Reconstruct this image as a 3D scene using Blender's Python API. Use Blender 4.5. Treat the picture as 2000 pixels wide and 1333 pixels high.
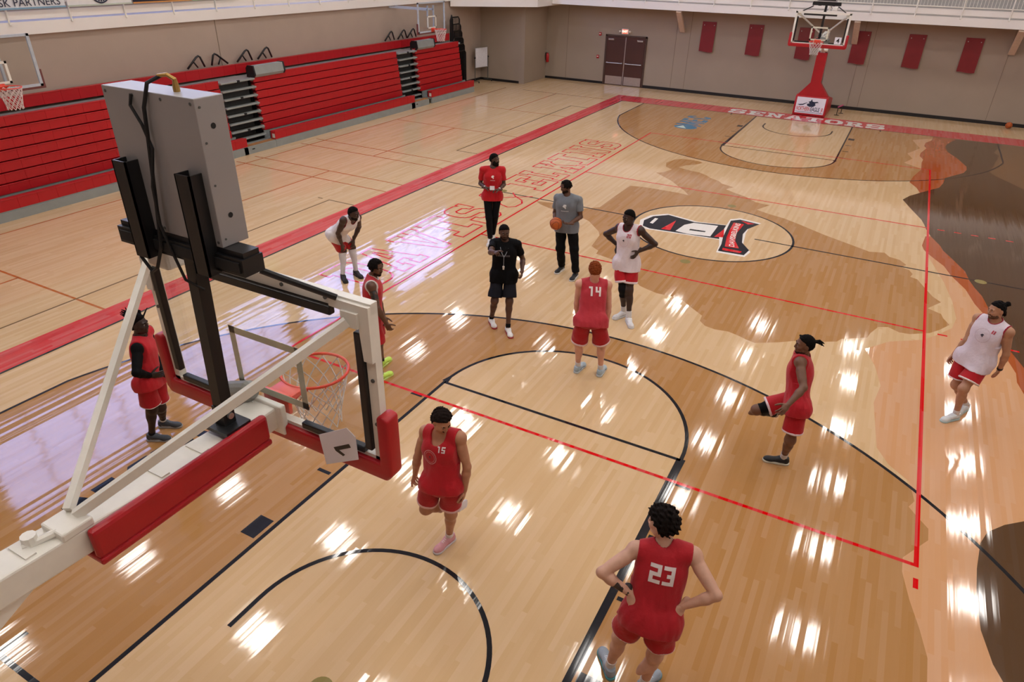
import bpy, bmesh, math, random
import numpy as np
from mathutils import Vector, Matrix
from mathutils.geometry import tessellate_polygon
from mathutils.bvhtree import BVHTree

for o in list(bpy.data.objects): bpy.data.objects.remove(o)
SC = bpy.context.scene
COL = SC.collection
rnd = random.Random(7)
rng = np.random.default_rng(7)

# ------------------------------------------------------------------ camera
cam = bpy.data.cameras.new('camera'); CAM = bpy.data.objects.new('camera', cam); COL.objects.link(CAM)
cam.sensor_width = 36.0; cam.lens = 1328.95/2000*36; cam.clip_start = .05; cam.clip_end = 200
CAM.matrix_world = Matrix.Translation((3.0741, -1.2770, 5.5924)) @ (Matrix.Rotation(.488977, 4, 'Z') @ Matrix.Rotation(1.051915, 4, 'X') @ Matrix.Rotation(.022348, 4, 'Z'))
SC.camera = CAM
# ------------------------------------------------------------------ world, exposure
W = bpy.data.worlds.new('world'); SC.world = W; W.use_nodes = True
W.node_tree.nodes['Background'].inputs[0].default_value = (.62, .74, 1, 1)
W.node_tree.nodes['Background'].inputs[1].default_value = .6
SC.view_settings.view_transform = 'Standard'; SC.view_settings.look = 'None'
SC.view_settings.exposure = 0.0; SC.view_settings.gamma = 1.0; SC.view_settings.use_curve_mapping = False
LIGHT_POWER = 31.0      # radiance of each ceiling panel
WINDOW_POWER = 6.3      # radiance of the daylight panes

# ------------------------------------------------------------------ helpers
def lin(h):
    if isinstance(h, str):
        h = h.lstrip('#'); c = [int(h[i:i+2], 16)/255 for i in (0, 2, 4)]
    else: c = h
    return tuple(x/12.92 if x <= .04045 else ((x+.055)/1.055)**2.4 for x in c)

MATS = {}
def mat(name, col, rough=.5, metal=0.0, var=.06, scale=12.0, bump=0.0, bscale=60.0, spec=.5, emit=0.0, trans=0.0, sheen=0.0, ior=1.5, coat=0.0):
    """a procedural surface: base colour broken up by noise, optional fine relief"""
    if name in MATS: return MATS[name]
    m = bpy.data.materials.new(name); m.use_nodes = True; MATS[name] = m
    nt = m.node_tree; b = nt.nodes['Principled BSDF']; c = lin(col)
    tc = nt.nodes.new('ShaderNodeTexCoord'); nz = nt.nodes.new('ShaderNodeTexNoise')
    nz.inputs['Scale'].default_value = scale; nz.inputs['Detail'].default_value = 4
    nt.links.new(tc.outputs['Object'], nz.inputs['Vector'])
    rp = nt.nodes.new('ShaderNodeValToRGB')
    rp.color_ramp.elements[0].position = .3; rp.color_ramp.elements[1].position = .7
    rp.color_ramp.elements[0].color = (*[x*(1-var) for x in c], 1); rp.color_ramp.elements[1].color = (*[min(1, x*(1+var)) for x in c], 1)
    nt.links.new(nz.outputs['Fac'], rp.inputs['Fac']); nt.links.new(rp.outputs['Color'], b.inputs['Base Color'])
    b.inputs['Roughness'].default_value = rough; b.inputs['Metallic'].default_value = metal
    b.inputs['Specular IOR Level'].default_value = spec; b.inputs['IOR'].default_value = ior
    b.inputs['Coat Weight'].default_value = coat
    if trans: b.inputs['Transmission Weight'].default_value = trans
    if sheen: b.inputs['Sheen Weight'].default_value = sheen
    if emit:
        b.inputs['Emission Color'].default_value = (*c, 1); b.inputs['Emission Strength'].default_value = emit
    if bump:
        n2 = nt.nodes.new('ShaderNodeTexNoise'); n2.inputs['Scale'].default_value = bscale; n2.inputs['Detail'].default_value = 3
        nt.links.new(tc.outputs['Object'], n2.inputs['Vector'])
        bp = nt.nodes.new('ShaderNodeBump'); bp.inputs['Strength'].default_value = bump; bp.inputs['Distance'].default_value = .01
        nt.links.new(n2.outputs['Fac'], bp.inputs['Height']); nt.links.new(bp.outputs['Normal'], b.inputs['Normal'])
    return m

def tag(o, label=None, cat=None, group=None, kind=None):
    if label: o['label'] = label
    if cat: o['category'] = cat
    if group: o['group'] = group
    if kind: o['kind'] = kind
    return o
def empty(name, loc=(0, 0, 0), parent=None):
    o = bpy.data.objects.new(name, None); COL.objects.link(o); o.location = loc; o.empty_display_size = .1
    if parent: o.parent = parent
    return o
def link(name, me, parent=None):
    o = bpy.data.objects.new(name, me); COL.objects.link(o)
    if parent: o.parent = parent
    return o
def meshobj(name, verts, faces, m, parent=None, smooth=False, matidx=None):
    me = bpy.data.meshes.new(name); me.from_pydata([tuple(map(float, v)) for v in verts], [], [tuple(map(int, f)) for f in faces])
    for x in (m if isinstance(m, (list, tuple)) else [m]): me.materials.append(x)
    if matidx is not None: me.polygons.foreach_set('material_index', np.asarray(matidx, np.int32))
    if smooth: me.polygons.foreach_set('use_smooth', np.ones(len(me.polygons), bool))
    me.update(); return link(name, me, parent)

class MB:
    def __init__(s): s.v = []; s.f = []; s.m = []; s.cur = 0
    def add(s, v, f):
        n = len(s.v); s.v += [tuple(x) for x in v]; s.f += [tuple(i+n for i in q) for q in f]; s.m += [s.cur]*len(f); return s
    def box(s, c, d, R=None, ch=0.0):
        hx, hy, hz = d[0]/2, d[1]/2, d[2]/2
        if ch:      # chamfered box, 24 corners
            bm = bmesh.new(); bmesh.ops.create_cube(bm, size=1)
            for v in bm.verts: v.co = Vector((v.co.x*d[0], v.co.y*d[1], v.co.z*d[2]))
            bmesh.ops.bevel(bm, geom=bm.edges[:], offset=ch, segments=2, affect='EDGES', profile=.5)
            bm.verts.index_update(); vs = [v.co.copy() for v in bm.verts]; fs = [[v.index for v in f.verts] for f in bm.faces]; bm.free()
        else:
            vs = [Vector((x, y, z)) for x in (-hx, hx) for y in (-hy, hy) for z in (-hz, hz)]
            fs = [(0, 1, 3, 2), (4, 6, 7, 5), (0, 4, 5, 1), (2, 3, 7, 6), (0, 2, 6, 4), (1, 5, 7, 3)]
        R = R or Matrix.Identity(3); c = Vector(c)
        return s.add([R @ v + c for v in vs], fs)
    def span(s, a, b, ch=0.0):
        return s.box([(a[i]+b[i])/2 for i in range(3)], [abs(b[i]-a[i]) for i in range(3)], ch=ch)
    def beam(s, p, q, w, h, up=(0, 0, 1), ch=0.0):
        p, q = Vector(p), Vector(q); y = (q-p).normalized(); u = Vector(up); x = y.cross(u)
        if x.length < 1e-4: x = y.cross(Vector((1, 0, 0)))
        x.normalize(); z = x.cross(y)
        return s.box((p+q)/2, (w, (q-p).length, h), Matrix((x, y, z)).transposed(), ch)
    def tube(s, pts, r, n=8, closed=False, caps=True):
        pts = [Vector(p) for p in pts]; N = len(pts); rs = r if isinstance(r, (list, tuple)) else [r]*N
        vs = []; prev = None
        for i, p in enumerate(pts):
            t = (pts[(i+1) % N] - pts[i-1]) if (closed or 0 < i < N-1) else (pts[1]-pts[0] if i == 0 else pts[-1]-pts[-2])
            t.normalize()
            x = prev - t*prev.dot(t) if prev is not None else t.orthogonal()
            if x.length < 1e-5: x = t.orthogonal()
            x.normalize(); prev = x; y = t.cross(x)
            vs += [p + (x*math.cos(2*math.pi*k/n) + y*math.sin(2*math.pi*k/n))*rs[i] for k in range(n)]
        fs = []
        for i in range(N if closed else N-1):
            j = (i+1) % N
            for k in range(n): fs.append((i*n+k, i*n+(k+1) % n, j*n+(k+1) % n, j*n+k))
        if not closed and caps: fs += [tuple(range(n-1, -1, -1)), tuple((N-1)*n+k for k in range(n))]
        return s.add(vs, fs)
    def prism(s, poly, fn, depth):
        """poly: 2D outline; fn(a,b,t)->3D point, t in 0..depth"""
        n = len(poly); vs = [fn(a, b, 0) for a, b in poly] + [fn(a, b, depth) for a, b in poly]
        tr = tessellate_polygon([[Vector((a, b, 0)) for a, b in poly]])
        fs = [tuple(t) for t in tr] + [tuple(n+i for i in reversed(t)) for t in tr] + [(i, (i+1) % n, n+(i+1) % n, n+i) for i in range(n)]
        return s.add(vs, fs)
    def sphere(s, c, r, nu=14, nv=9):
        r = r if isinstance(r, (tuple, list)) else (r, r, r); vs = []; fs = []
        for j in range(nv+1):
            for i in range(nu):
                a = 2*math.pi*i/nu; b = math.pi*j/nv
                vs.append((c[0]+r[0]*math.sin(b)*math.cos(a), c[1]+r[1]*math.sin(b)*math.sin(a), c[2]+r[2]*math.cos(b)))
        for j in range(nv):
            for i in range(nu): fs.append((j*nu+i, (j+1)*nu+i, (j+1)*nu+(i+1) % nu, j*nu+(i+1) % nu))
        return s.add(vs, fs)
    def xf(s, fn): s.v = [tuple(fn(Vector(v))) for v in s.v]; return s
    def build(s, name, m, parent=None, smooth=False, fix=True, auto=False):
        me = bpy.data.meshes.new(name); me.from_pydata(s.v, [], s.f)
        ms = m if isinstance(m, (list, tuple)) else [m]
        for x in ms: me.materials.append(x)
        if len(ms) > 1: me.polygons.foreach_set('material_index', np.asarray(s.m, np.int32))
        if fix:
            bm = bmesh.new(); bm.from_mesh(me); bmesh.ops.recalc_face_normals(bm, faces=bm.faces[:]); bm.to_mesh(me); bm.free()
        if smooth or auto:
            me.polygons.foreach_set('use_smooth', np.ones(len(me.polygons), bool))
        if auto: me.set_sharp_from_angle(angle=math.radians(40))
        me.update(); return link(name, me, parent)

def soften(o, w, seg=3, ang=30):
    bm = bmesh.new(); bm.from_mesh(o.data); bmesh.ops.remove_doubles(bm, verts=bm.verts[:], dist=1e-5)
    bmesh.ops.dissolve_limit(bm, angle_limit=.02, verts=bm.verts[:], edges=bm.edges[:])
    es = [e for e in bm.edges if len(e.link_faces) == 2 and e.calc_face_angle(0) > math.radians(ang)]
    bmesh.ops.bevel(bm, geom=es, offset=w, segments=seg, affect='EDGES', profile=.5, clamp_overlap=True)
    bm.to_mesh(o.data); bm.free(); o.data.polygons.foreach_set('use_smooth', np.ones(len(o.data.polygons), bool)); o.data.set_sharp_from_angle(angle=math.radians(50)); o.data.update(); return o
def text_mesh(txt, size=1.0, align='CENTER', bold=0.0):
    """built-in font lettering -> 2D verts and faces"""
    cu = bpy.data.curves.new('t', 'FONT'); cu.body = txt; cu.size = size; cu.align_x = align; cu.align_y = 'CENTER'; cu.offset = bold
    cu.resolution_u = 3
    ob = bpy.data.objects.new('t', cu); COL.objects.link(ob)
    dg = bpy.context.evaluated_depsgraph_get(); me = bpy.data.meshes.new_from_object(ob.evaluated_get(dg))
    v = [(p.co.x, p.co.y) for p in me.vertices]; f = [tuple(p.vertices) for p in me.polygons]
    bpy.data.objects.remove(ob); bpy.data.curves.remove(cu); bpy.data.meshes.remove(me)
    return v, f
def text_obj(name, txt, fn, size, m, parent, bold=0.0, sx=1.0):
    v, f = text_mesh(txt, size, bold=bold)
    return meshobj(name, [fn(a*sx, b) for a, b in v], f, m, parent)

# ------------------------------------------------------------------ colours
M_red = mat('red_moulded_plastic', '#b3121c', .38, var=.05, scale=3)
M_redpad = mat('red_vinyl_padding', '#ad1420', .38, var=.06, scale=5, bump=.08, bscale=40)
M_white = mat('white_powder_coat', '#e6e3da', .35, var=.03)
M_black = mat('black_powder_coat', '#101013', .42, var=.1)
M_rubber = mat('black_rubber', '#0d0d10', .7)
M_grey = mat('grey_painted_steel', '#8f9492', .45, var=.06, scale=4)
M_dkgrey = mat('dark_grey_steel', '#4a4d4c', .5, var=.1)
M_alu = mat('brushed_aluminium', '#9d9b9c', .45, .3, var=.04, scale=3)
M_steel = mat('satin_steel', '#c4c4c2', .3, .9, var=.05)
M_wall = mat('beige_wall_paint', '#a9988b', .75, var=.035, scale=1.3, bump=.05, bscale=30)
M_wallfar = mat('beige_panel_wall_paint', '#9c8d7e', .75, var=.03, scale=.8)
M_fascia = mat('white_fascia_paint', '#e8e4e0', .6, var=.02, scale=1)
M_base = mat('black_rubber_baseboard', '#121014', .5)
M_paper = mat('white_paper', '#e6e5ee', .8, var=.01)
M_netc = mat('white_net_cord', '#d9d6d4', .8)
M_orange = mat('orange_rim_enamel', '#e2452c', .35, var=.05)
M_woodstep = mat('brown_deck_plywood', '#a5713f', .5, var=.2, scale=6)
M_navy = mat('navy_ink', '#1a2440', .5)
def glassmat(name, tint=(.97, .985, .98), alpha=.10):
    m = bpy.data.materials.new(name); m.use_nodes = True; MATS[name] = m; nt = m.node_tree
    for n in list(nt.nodes): nt.nodes.remove(n)
    out = nt.nodes.new('ShaderNodeOutputMaterial'); mix = nt.nodes.new('ShaderNodeMixShader'); tr = nt.nodes.new('ShaderNodeBsdfTransparent')
    gl = nt.nodes.new('ShaderNodeBsdfGlossy'); lw_ = nt.nodes.new('ShaderNodeLayerWeight'); lw_.inputs['Blend'].default_value = .5
    pw = nt.nodes.new('ShaderNodeMath'); pw.operation = 'POWER'; pw.inputs[1].default_value = 4; nt.links.new(lw_.outputs['Facing'], pw.inputs[0])
    fr = nt.nodes.new('ShaderNodeMath'); fr.operation = 'MULTIPLY_ADD'; fr.inputs[1].default_value = .6; fr.inputs[2].default_value = .03; nt.links.new(pw.outputs[0], fr.inputs[0])
    nz = nt.nodes.new('ShaderNodeTexNoise'); nz.inputs['Scale'].default_value = 4; mr = nt.nodes.new('ShaderNodeMapRange')
    mr.inputs['To Min'].default_value = .02; mr.inputs['To Max'].default_value = .05
    nt.links.new(nz.outputs['Fac'], mr.inputs['Value']); nt.links.new(mr.outputs['Result'], gl.inputs['Roughness'])
    tr.inputs['Color'].default_value = (*tint, 1)
    nt.links.new(fr.outputs[0], mix.inputs[0]); nt.links.new(tr.outputs[0], mix.inputs[1]); nt.links.new(gl.outputs[0], mix.inputs[2]); nt.links.new(mix.outputs[0], out.inputs[0])
    return m
M_glass = glassmat('clear_tempered_glass')
def emitmat(name, col, power):
    m = mat(name, col, .6, var=.02, scale=2); b = m.node_tree.nodes['Principled BSDF']
    b.inputs['Emission Color'].default_value = (*lin(col), 1); b.inputs['Emission Strength'].default_value = power
    return m

# ------------------------------------------------------------------ varnished maple
def floor_nodes(name, col, planks, wood=True, var=.055, rough=.07, tint=None):
    """varnish over wood or paint; every strip tilts a hair so reflections break into streaks along the boards"""
    m = bpy.data.materials.new(name); m.use_nodes = True; MATS[name] = m; nt = m.node_tree; N = nt.nodes.new; Lk = nt.links.new
    b = nt.nodes['Principled BSDF']; c = lin(col)
    geo = N('ShaderNodeNewGeometry'); sep = N('ShaderNodeSeparateXYZ'); Lk(geo.outputs['Position'], sep.inputs[0])
    def math_(op, a, bb=None):
        n = N('ShaderNodeMath'); n.operation = op
        for i, x in enumerate((a, bb)):
            if x is None: continue
            if isinstance(x, (int, float)): n.inputs[i].default_value = x
            else: Lk(x, n.inputs[i])
        return n.outputs[0]
    if planks:
        at = N('ShaderNodeAttribute'); at.attribute_name = 'tone'; tone = at.outputs['Fac']
        a2 = N('ShaderNodeAttribute'); a2.attribute_name = 'tilt'; tilt = a2.outputs['Fac']
    else:
        strip = math_('FLOOR', math_('DIVIDE', sep.outputs[0], .057))
        w1 = N('ShaderNodeTexWhiteNoise'); w1.noise_dimensions = '1D'; Lk(strip, w1.inputs['W'])
        seg = math_('FLOOR', math_('ADD', sep.outputs[1], math_('MULTIPLY', w1.outputs['Value'], 9.0)))
        cb = N('ShaderNodeCombineXYZ'); Lk(strip, cb.inputs[0]); Lk(seg, cb.inputs[1])
        w2 = N('ShaderNodeTexWhiteNoise'); w2.noise_dimensions = '2D'; Lk(cb.outputs[0], w2.inputs['Vector'])
        tone = w2.outputs['Value']; tilt = w1.outputs['Value']
    mp = N('ShaderNodeMapping'); mp.inputs['Scale'].default_value = (70, 3.0, 1); Lk(geo.outputs['Position'], mp.inputs['Vector'])
    gr = N('ShaderNodeTexNoise'); gr.inputs['Scale'].default_value = 1; gr.inputs['Detail'].default_value = 5; gr.inputs['Roughness'].default_value = .6; Lk(mp.outputs[0], gr.inputs['Vector'])
    big = N('ShaderNodeTexNoise'); big.inputs['Scale'].default_value = .45; big.inputs['Detail'].default_value = 3; Lk(geo.outputs['Position'], big.inputs['Vector'])
    if wood:
        s = math_('ADD', math_('MULTIPLY', math_('SUBTRACT', tone, .5), var*1.7), math_('ADD', math_('MULTIPLY', math_('SUBTRACT', gr.outputs['Fac'], .5), var*1.0), math_('MULTIPLY', math_('SUBTRACT', big.outputs['Fac'], .5), var*1.1)))
    else:
        s = math_('ADD', math_('MULTIPLY', math_('SUBTRACT', tone, .5), var*.6), math_('MULTIPLY', math_('SUBTRACT', gr.outputs['Fac'], .5), var))
    k = math_('ADD', s, 1.0)
    mx = N('ShaderNodeVectorMath'); mx.operation = 'SCALE'; mx.inputs[0].default_value = c; Lk(k, mx.inputs['Scale'])
    hs = N('ShaderNodeHueSaturation'); Lk(mx.outputs[0], hs.inputs['Color']); Lk(math_('SUBTRACT', 1.06, math_('MULTIPLY', tone, .12)), hs.inputs['Saturation'])
    Lk(hs.outputs[0], b.inputs['Base Color'])
    # normal of the varnish: per-strip tilt + slow waviness
    mp2 = N('ShaderNodeMapping'); mp2.inputs['Scale'].default_value = (38, .35, 1); Lk(geo.outputs['Position'], mp2.inputs['Vector'])
    wv = N('ShaderNodeTexNoise'); wv.inputs['Scale'].default_value = 1; wv.inputs['Detail'].default_value = 2; Lk(mp2.outputs[0], wv.inputs['Vector'])
    sc = N('ShaderNodeSeparateColor'); Lk(wv.outputs['Color'], sc.inputs[0])
    nx = math_('ADD', math_('MULTIPLY', math_('SUBTRACT', tilt, .5), .036), math_('MULTIPLY', math_('SUBTRACT', sc.outputs[0], .5), .04))
    ny = math_('MULTIPLY', math_('SUBTRACT', sc.outputs[1], .5), .02)
    cn = N('ShaderNodeCombineXYZ'); Lk(nx, cn.inputs[0]); Lk(ny, cn.inputs[1]); cn.inputs[2].default_value = 1
    nn = N('ShaderNodeVectorMath'); nn.operation = 'NORMALIZE'; Lk(cn.outputs[0], nn.inputs[0])
    if planks:      # board sides keep their own normal
        s3 = N('ShaderNodeSeparateXYZ'); Lk(geo.outputs['Normal'], s3.inputs[0])
        mxn = N('ShaderNodeMix'); mxn.data_type = 'VECTOR'; Lk(math_('GREATER_THAN', s3.outputs[2], .5), mxn.inputs['Factor'])
        Lk(geo.outputs['Normal'], mxn.inputs[4]); Lk(nn.outputs[0], mxn.inputs[5]); Lk(mxn.outputs[1], b.inputs['Normal'])
    else: Lk(nn.outputs[0], b.inputs['Normal'])
    b.inputs['Roughness'].default_value = rough; b.inputs['IOR'].default_value = 1.5
    return m
NAT = '#d1b188'; STAIN = '#b08456'
M_plank = floor_nodes('varnished_maple_boards', NAT, True)
M_stain = floor_nodes('stained_maple', STAIN, False, var=.07)
M_nat2 = floor_nodes('natural_maple_inlay', NAT, False)
def paint(name, col, rough=.075, var=.05): return floor_nodes(name, col, False, wood=False, rough=rough, var=var)
P_black = paint('black_court_paint', '#1d2026'); P_red = paint('red_line_paint', '#d32a2c'); P_border = paint('red_border_paint', '#c94448')
P_white = paint('white_court_paint', '#e9e4de'); P_orange = paint('burnt_orange_line_paint', '#b46a3c'); P_brown = paint('brown_line_paint', '#7b6348')
P_peach = paint('peach_court_paint', '#cf9f77'); P_terra = paint('terracotta_court_paint', '#a85a35'); P_dark = paint('dark_brown_court_paint', '#57402c'); P_lbrown = paint('mid_brown_court_paint', '#75563a')
P_navy = paint('navy_court_paint', '#17202e'); P_blue = paint('blue_court_paint', '#3a7898'); P_brass = paint('brass_floor_plate', '#8f8150')
P_letter = paint('red_letter_paint', '#d9323a'); P_pale = paint('pale_green_court_paint', '#bcd3c8')
# ================================================================== FLOOR
XL, XR, YN, YF = -15.7, 15.7, -6.0, 32.4
FT = .3048
FLOOR = MB().span((XL-.2, YN-.2, -.25), (XR+.2, YF+.2, -.005)).build('floor', mat('brown_subfloor', '#a8875f', .8))
tag(FLOOR, 'glossy maple gymnasium floor of narrow boards with painted court', kind='structure')

def build_planks():
    w = .057; gap = 0.0; nrow = int((XR-XL)/w)
    cam_p = np.array(CAM.matrix_world.translation); Rm = np.array(CAM.matrix_world.to_3x3())
    C = []
    for r in range(nrow):
        x0 = XL + r*w; y = YN - rng.random()*1.2
        ls = rng.uniform(.55, 1.75, 60); ys = y + np.concatenate([[0], np.cumsum(ls)])
        k = np.searchsorted(ys, YF)
        for i in range(k):
            a, b = max(ys[i], YN), min(ys[i+1], YF)
            if b-a > .03: C.append((x0+gap, a+gap, x0+w-gap, b-gap))
    C = np.array(C); n = len(C); tone = rng.random(n).astype(np.float32); tilt = rng.random(n).astype(np.float32)
    ctr = np.stack([(C[:, 0]+C[:, 2])/2, (C[:, 1]+C[:, 3])/2, np.zeros(n)], 1)
    d = (ctr-cam_p) @ Rm; f = 1328.95; u = 1000+f*d[:, 0]/-d[:, 2]; v = 666.5-f*d[:, 1]/-d[:, 2]
    vis = (d[:, 2] < 0) & (u > 0) & (u < 2000) & (v > 0) & (v < 1333)
    dist = np.linalg.norm(ctr-cam_p, axis=1); dist[~vis] = 1e9
    near = np.argsort(dist)[:300]; isnear = np.zeros(n, bool); isnear[near] = True
    proud = -rng.random(n)*.0004
    def quadmesh(name, idx):
        m = len(idx); c = C[idx]; z0, z1 = -.004, proud[idx]
        V = np.zeros((m, 8, 3)); 
        for k, (ax, ay, z) in enumerate([(0, 1, z1), (2, 1, z1), (2, 3, z1), (0, 3, z1), (0, 1, z0), (2, 1, z0), (2, 3, z0), (0, 3, z0)]):
            V[:, k, 0] = c[:, ax]; V[:, k, 1] = c[:, ay]; V[:, k, 2] = z
        F = np.array([(0, 1, 2, 3), (0, 4, 5, 1), (1, 5, 6, 2), (2, 6, 7, 3), (3, 7, 4, 0)])
        Fa = (F[None]+8*np.arange(m)[:, None, None]).reshape(-1, 4)
        me = bpy.data.meshes.new(name); me.vertices.add(m*8); me.vertices.foreach_set('co', V.ravel().astype(np.float32))
        me.loops.add(Fa.size); me.loops.foreach_set('vertex_index', Fa.ravel().astype(np.int32))
        me.polygons.add(len(Fa)); me.polygons.foreach_set('loop_start', np.arange(0, Fa.size, 4, dtype=np.int32))
        try: me.polygons.foreach_set('loop_total', np.full(len(Fa), 4, np.int32))
        except Exception: pass
        me.update(calc_edges=True); me.shade_flat(); me.materials.append(M_plank)
        for nm, arr in (('tone', tone), ('tilt', tilt)):
            at = me.attributes.new(nm, 'FLOAT', 'FACE'); at.data.foreach_set('value', np.repeat(arr[idx], 5))
        return me
    far = np.where(~isnear)[0]
    tag(link('maple_boards', quadmesh('maple_boards', far), FLOOR), 'maple floor boards beyond the nearest ones', kind='stuff')
    for i in near: link('plank', quadmesh('plank', np.array([i])), FLOOR)
build_planks()

# ---- flat prints on the boards
Zc = [.0006]
def flat(name, polys, m, z, parent=None):
    """polys: list of (outer, holes...) outlines in court metres"""
    mb = MB()
    for loops in polys:
        if not isinstance(loops[0][0], (tuple, list)): loops = [loops]
        tr = tessellate_polygon([[Vector((a, b, 0)) for a, b in lp] for lp in loops]); pts = [p for lp in loops for p in lp]
        fs = []
        for t in tr:
            a, b, c = [pts[i] for i in t]
            fs.append(t if (b[0]-a[0])*(c[1]-a[1])-(b[1]-a[1])*(c[0]-a[0]) > 0 else tuple(reversed(t)))
        mb.add([(a, b, z) for a, b in pts], fs)
    return mb.build(name, m, parent or FLOOR, fix=False)
def stroke(pts, w, closed=False):
    """mitred band along a polyline -> list of quads"""
    P = [Vector(p) for p in pts]; n = len(P); L = []; Rr = []
    for i in range(n):
        d0 = (P[i]-P[i-1]) if (i > 0 or closed) else None; d1 = (P[(i+1) % n]-P[i]) if (i < n-1 or closed) else None
        d0 = d0 or d1; d1 = d1 or d0; d0 = d0.normalized(); d1 = d1.normalized()
        n0 = Vector((-d0.y, d0.x)); n1 = Vector((-d1.y, d1.x)); mt = (n0+n1)
        mt = mt.normalized() if mt.length > 1e-4 else n0
        k = min(2.2, 1/max(.3, mt.dot(n0)))
        L.append(P[i]+mt*w/2*k); Rr.append(P[i]-mt*w/2*k)
    return [[tuple(L[i]), tuple(Rr[i]), tuple(Rr[(i+1) % n]), tuple(L[(i+1) % n])] for i in range(n if closed else n-1)]
def rect(x0, y0, x1, y1): return [(x0, y0), (x1, y0), (x1, y1), (x0, y1)]
def arc(cx, cy, r, a0, a1, n=48): return [(cx+r*math.cos(math.radians(a0+(a1-a0)*i/n)), cy+r*math.sin(math.radians(a0+(a1-a0)*i/n))) for i in range(n+1)]
LEN = 94*FT; HW = 25*FT
YB = 5.25*FT; R3 = 22.146*FT; XC3 = 6.6
A3 = math.degrees(math.acos(XC3/R3)); YC3 = YB+R3*math.sin(math.radians(A3))
def mirror(p): return [(-a, LEN-b) for a, b in p]
# stained areas inside the three-point arcs (the lanes stay natural)
lane = [(-1.83, 0), (-1.83, 19*FT)] + list(reversed(arc(0, 19*FT, 1.83, 0, 180, 36))) + [(1.83, 19*FT), (1.83, 0)]
stain = [(-XC3, 0)] + lane + [(XC3, 0)] + arc(0, YB, R3, A3, 180-A3, 72)
flat('stained_arc', [stain], M_stain, .0005); flat('stained_arc', [mirror(stain)], M_stain, .0005)
WV = [(-2.76,19.65),(-2.65,20.15),(-2.47,20.37),(-2.19,20.42),(-1.91,20.37),(-1.76,20.25),(-1.94,19.9),(-2.14,19.7),(-2.27,19.35),(-2.15,19.28),(-1.83,19.16),(-1.58,19.13),(-1.3,18.92),(-1.13,18.72),(-0.85,18.54),(-0.71,18.33),(-0.34,18.16),(-0.48,17.85),(-0.24,17.67),(0.12,17.47),(0.46,17.12),(0.69,17.07),(0.84,17.07),(0.62,16.5),(0.98,16.31),(1.35,16.18),(1.75,15.92),(2.38,15.47),(2.9,15.17),(3.37,14.89),(3.67,15.0),(3.78,14.79),(3.98,14.72),(4.12,14.48),(4.03,14.3),(4.18,14.2),(4.25,14.01),(4.21,13.83),(4.34,13.76),(4.48,13.37),(4.62,13.0),(4.76,12.8),(4.54,12.38),(4.76,12.24),(4.79,12.07),(4.89,11.83),(4.73,11.52),(4.58,11.3),(4.28,11.08),(4.12,11.05),(3.93,11.17),(3.78,11.08),(3.68,10.77),(3.64,10.56),(3.26,10.28),(3.2,10.14),(2.93,9.97),(2.58,9.8),(2.34,9.6),(2.0,9.38),(1.86,9.42),(1.71,9.49),(1.52,9.55),(1.3,9.51),(1.12,9.55),(0.99,9.69),(0.97,9.91),(0.68,10.16),(0.51,10.33),(0.29,10.4),(-0.03,10.39),(-0.26,10.47),(-0.42,10.54),(-0.53,10.66),(-0.97,11.18),(-1.38,11.5),(-1.78,11.61),(-1.81,11.8),(-2.04,11.97),(-2.14,12.68),(-2.26,12.91),(-2.73,13.44),(-2.88,13.52),(-3.42,13.76),(-3.94,13.78),(-4.3,13.95),(-4.5,14.12),(-3.92,14.24),(-3.2,14.21),(-2.9,14.54),(-2.9,15.58),(-2.88,16.73),(-2.47,16.82),(-1.6,16.82),(-1.24,16.77),(-1.46,17.12),(-1.62,17.29),(-2.01,17.8),(-2.44,18.19),(-2.68,18.4),(-2.52,18.52),(-2.38,19.0),(-2.62,19.19)]
MIDY = LEN/2
flat('state_outline_stain', [WV], M_stain, .0005)
flat('centre_circle_disc', [arc(0, MIDY, 1.83, 0, 360, 64)[:-1]], M_nat2, .0007)
# painted mountain ridges along the right side
PEACH_FAR = [(3.9,27.57),(4.55,28.24),(4.5,27.83),(4.33,27.36),(4.29,26.8),(4.36,26.42),(4.2,25.58),(4.18,25.09),(4.29,24.63),(4.25,24.16),(4.25,23.32),(3.76,23.85),(3.98,24.58),(3.81,25.24),(4.17,26.3)]
TERRA_FAR = [(4.57,28.6),(5.31,28.6),(5.01,27.62),(4.92,26.96),(5.02,26.19),(5.28,25.42),(5.51,24.41),(5.5,23.98),(5.41,23.52),(5.15,23.03),(4.9,22.56),(4.85,21.91),(4.74,21.31),(4.54,20.96),(4.27,20.46),(4.17,20.96),(3.98,21.48),(4.06,22.21),(4.25,23.19),(4.25,24.16),(4.29,24.63),(4.18,25.09),(4.2,25.58),(4.36,26.42),(4.29,26.8),(4.33,27.36),(4.5,27.83)]
DARK = [(7.62,28.6),(5.31,28.6),(5.01,27.62),(4.92,26.96),(5.02,26.19),(5.28,25.42),(5.51,24.41),(5.5,23.98),(5.41,23.52),(5.15,23.03),(4.9,22.56),(4.85,21.91),(4.74,21.31),(4.54,20.96),(4.27,20.46),(4.02,19.98),(3.87,19.51),(4.05,18.88),(4.35,17.91),(4.42,17.52),(4.46,17.21),(4.56,16.72),(4.75,16.16),(4.81,15.84),(4.97,15.42),(5.12,14.99),(5.21,14.74),(5.27,14.26),(5.35,13.9),(5.46,13.53),(5.53,13.06),(5.65,12.18),(5.76,11.32),(5.92,10.75),(6.1,9.9),(6.5,9.0),(7.1,8.3),(7.62,8.0)]
LBROWN = [(7.62,28.6),(6.73,28.6),(6.37,26.99),(6.53,26.7),(6.35,25.52),(6.12,24.04),(6.34,23.47),(6.58,23.06),(6.88,22.44),(7.2,21.6),(7.62,21.0)]
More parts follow.
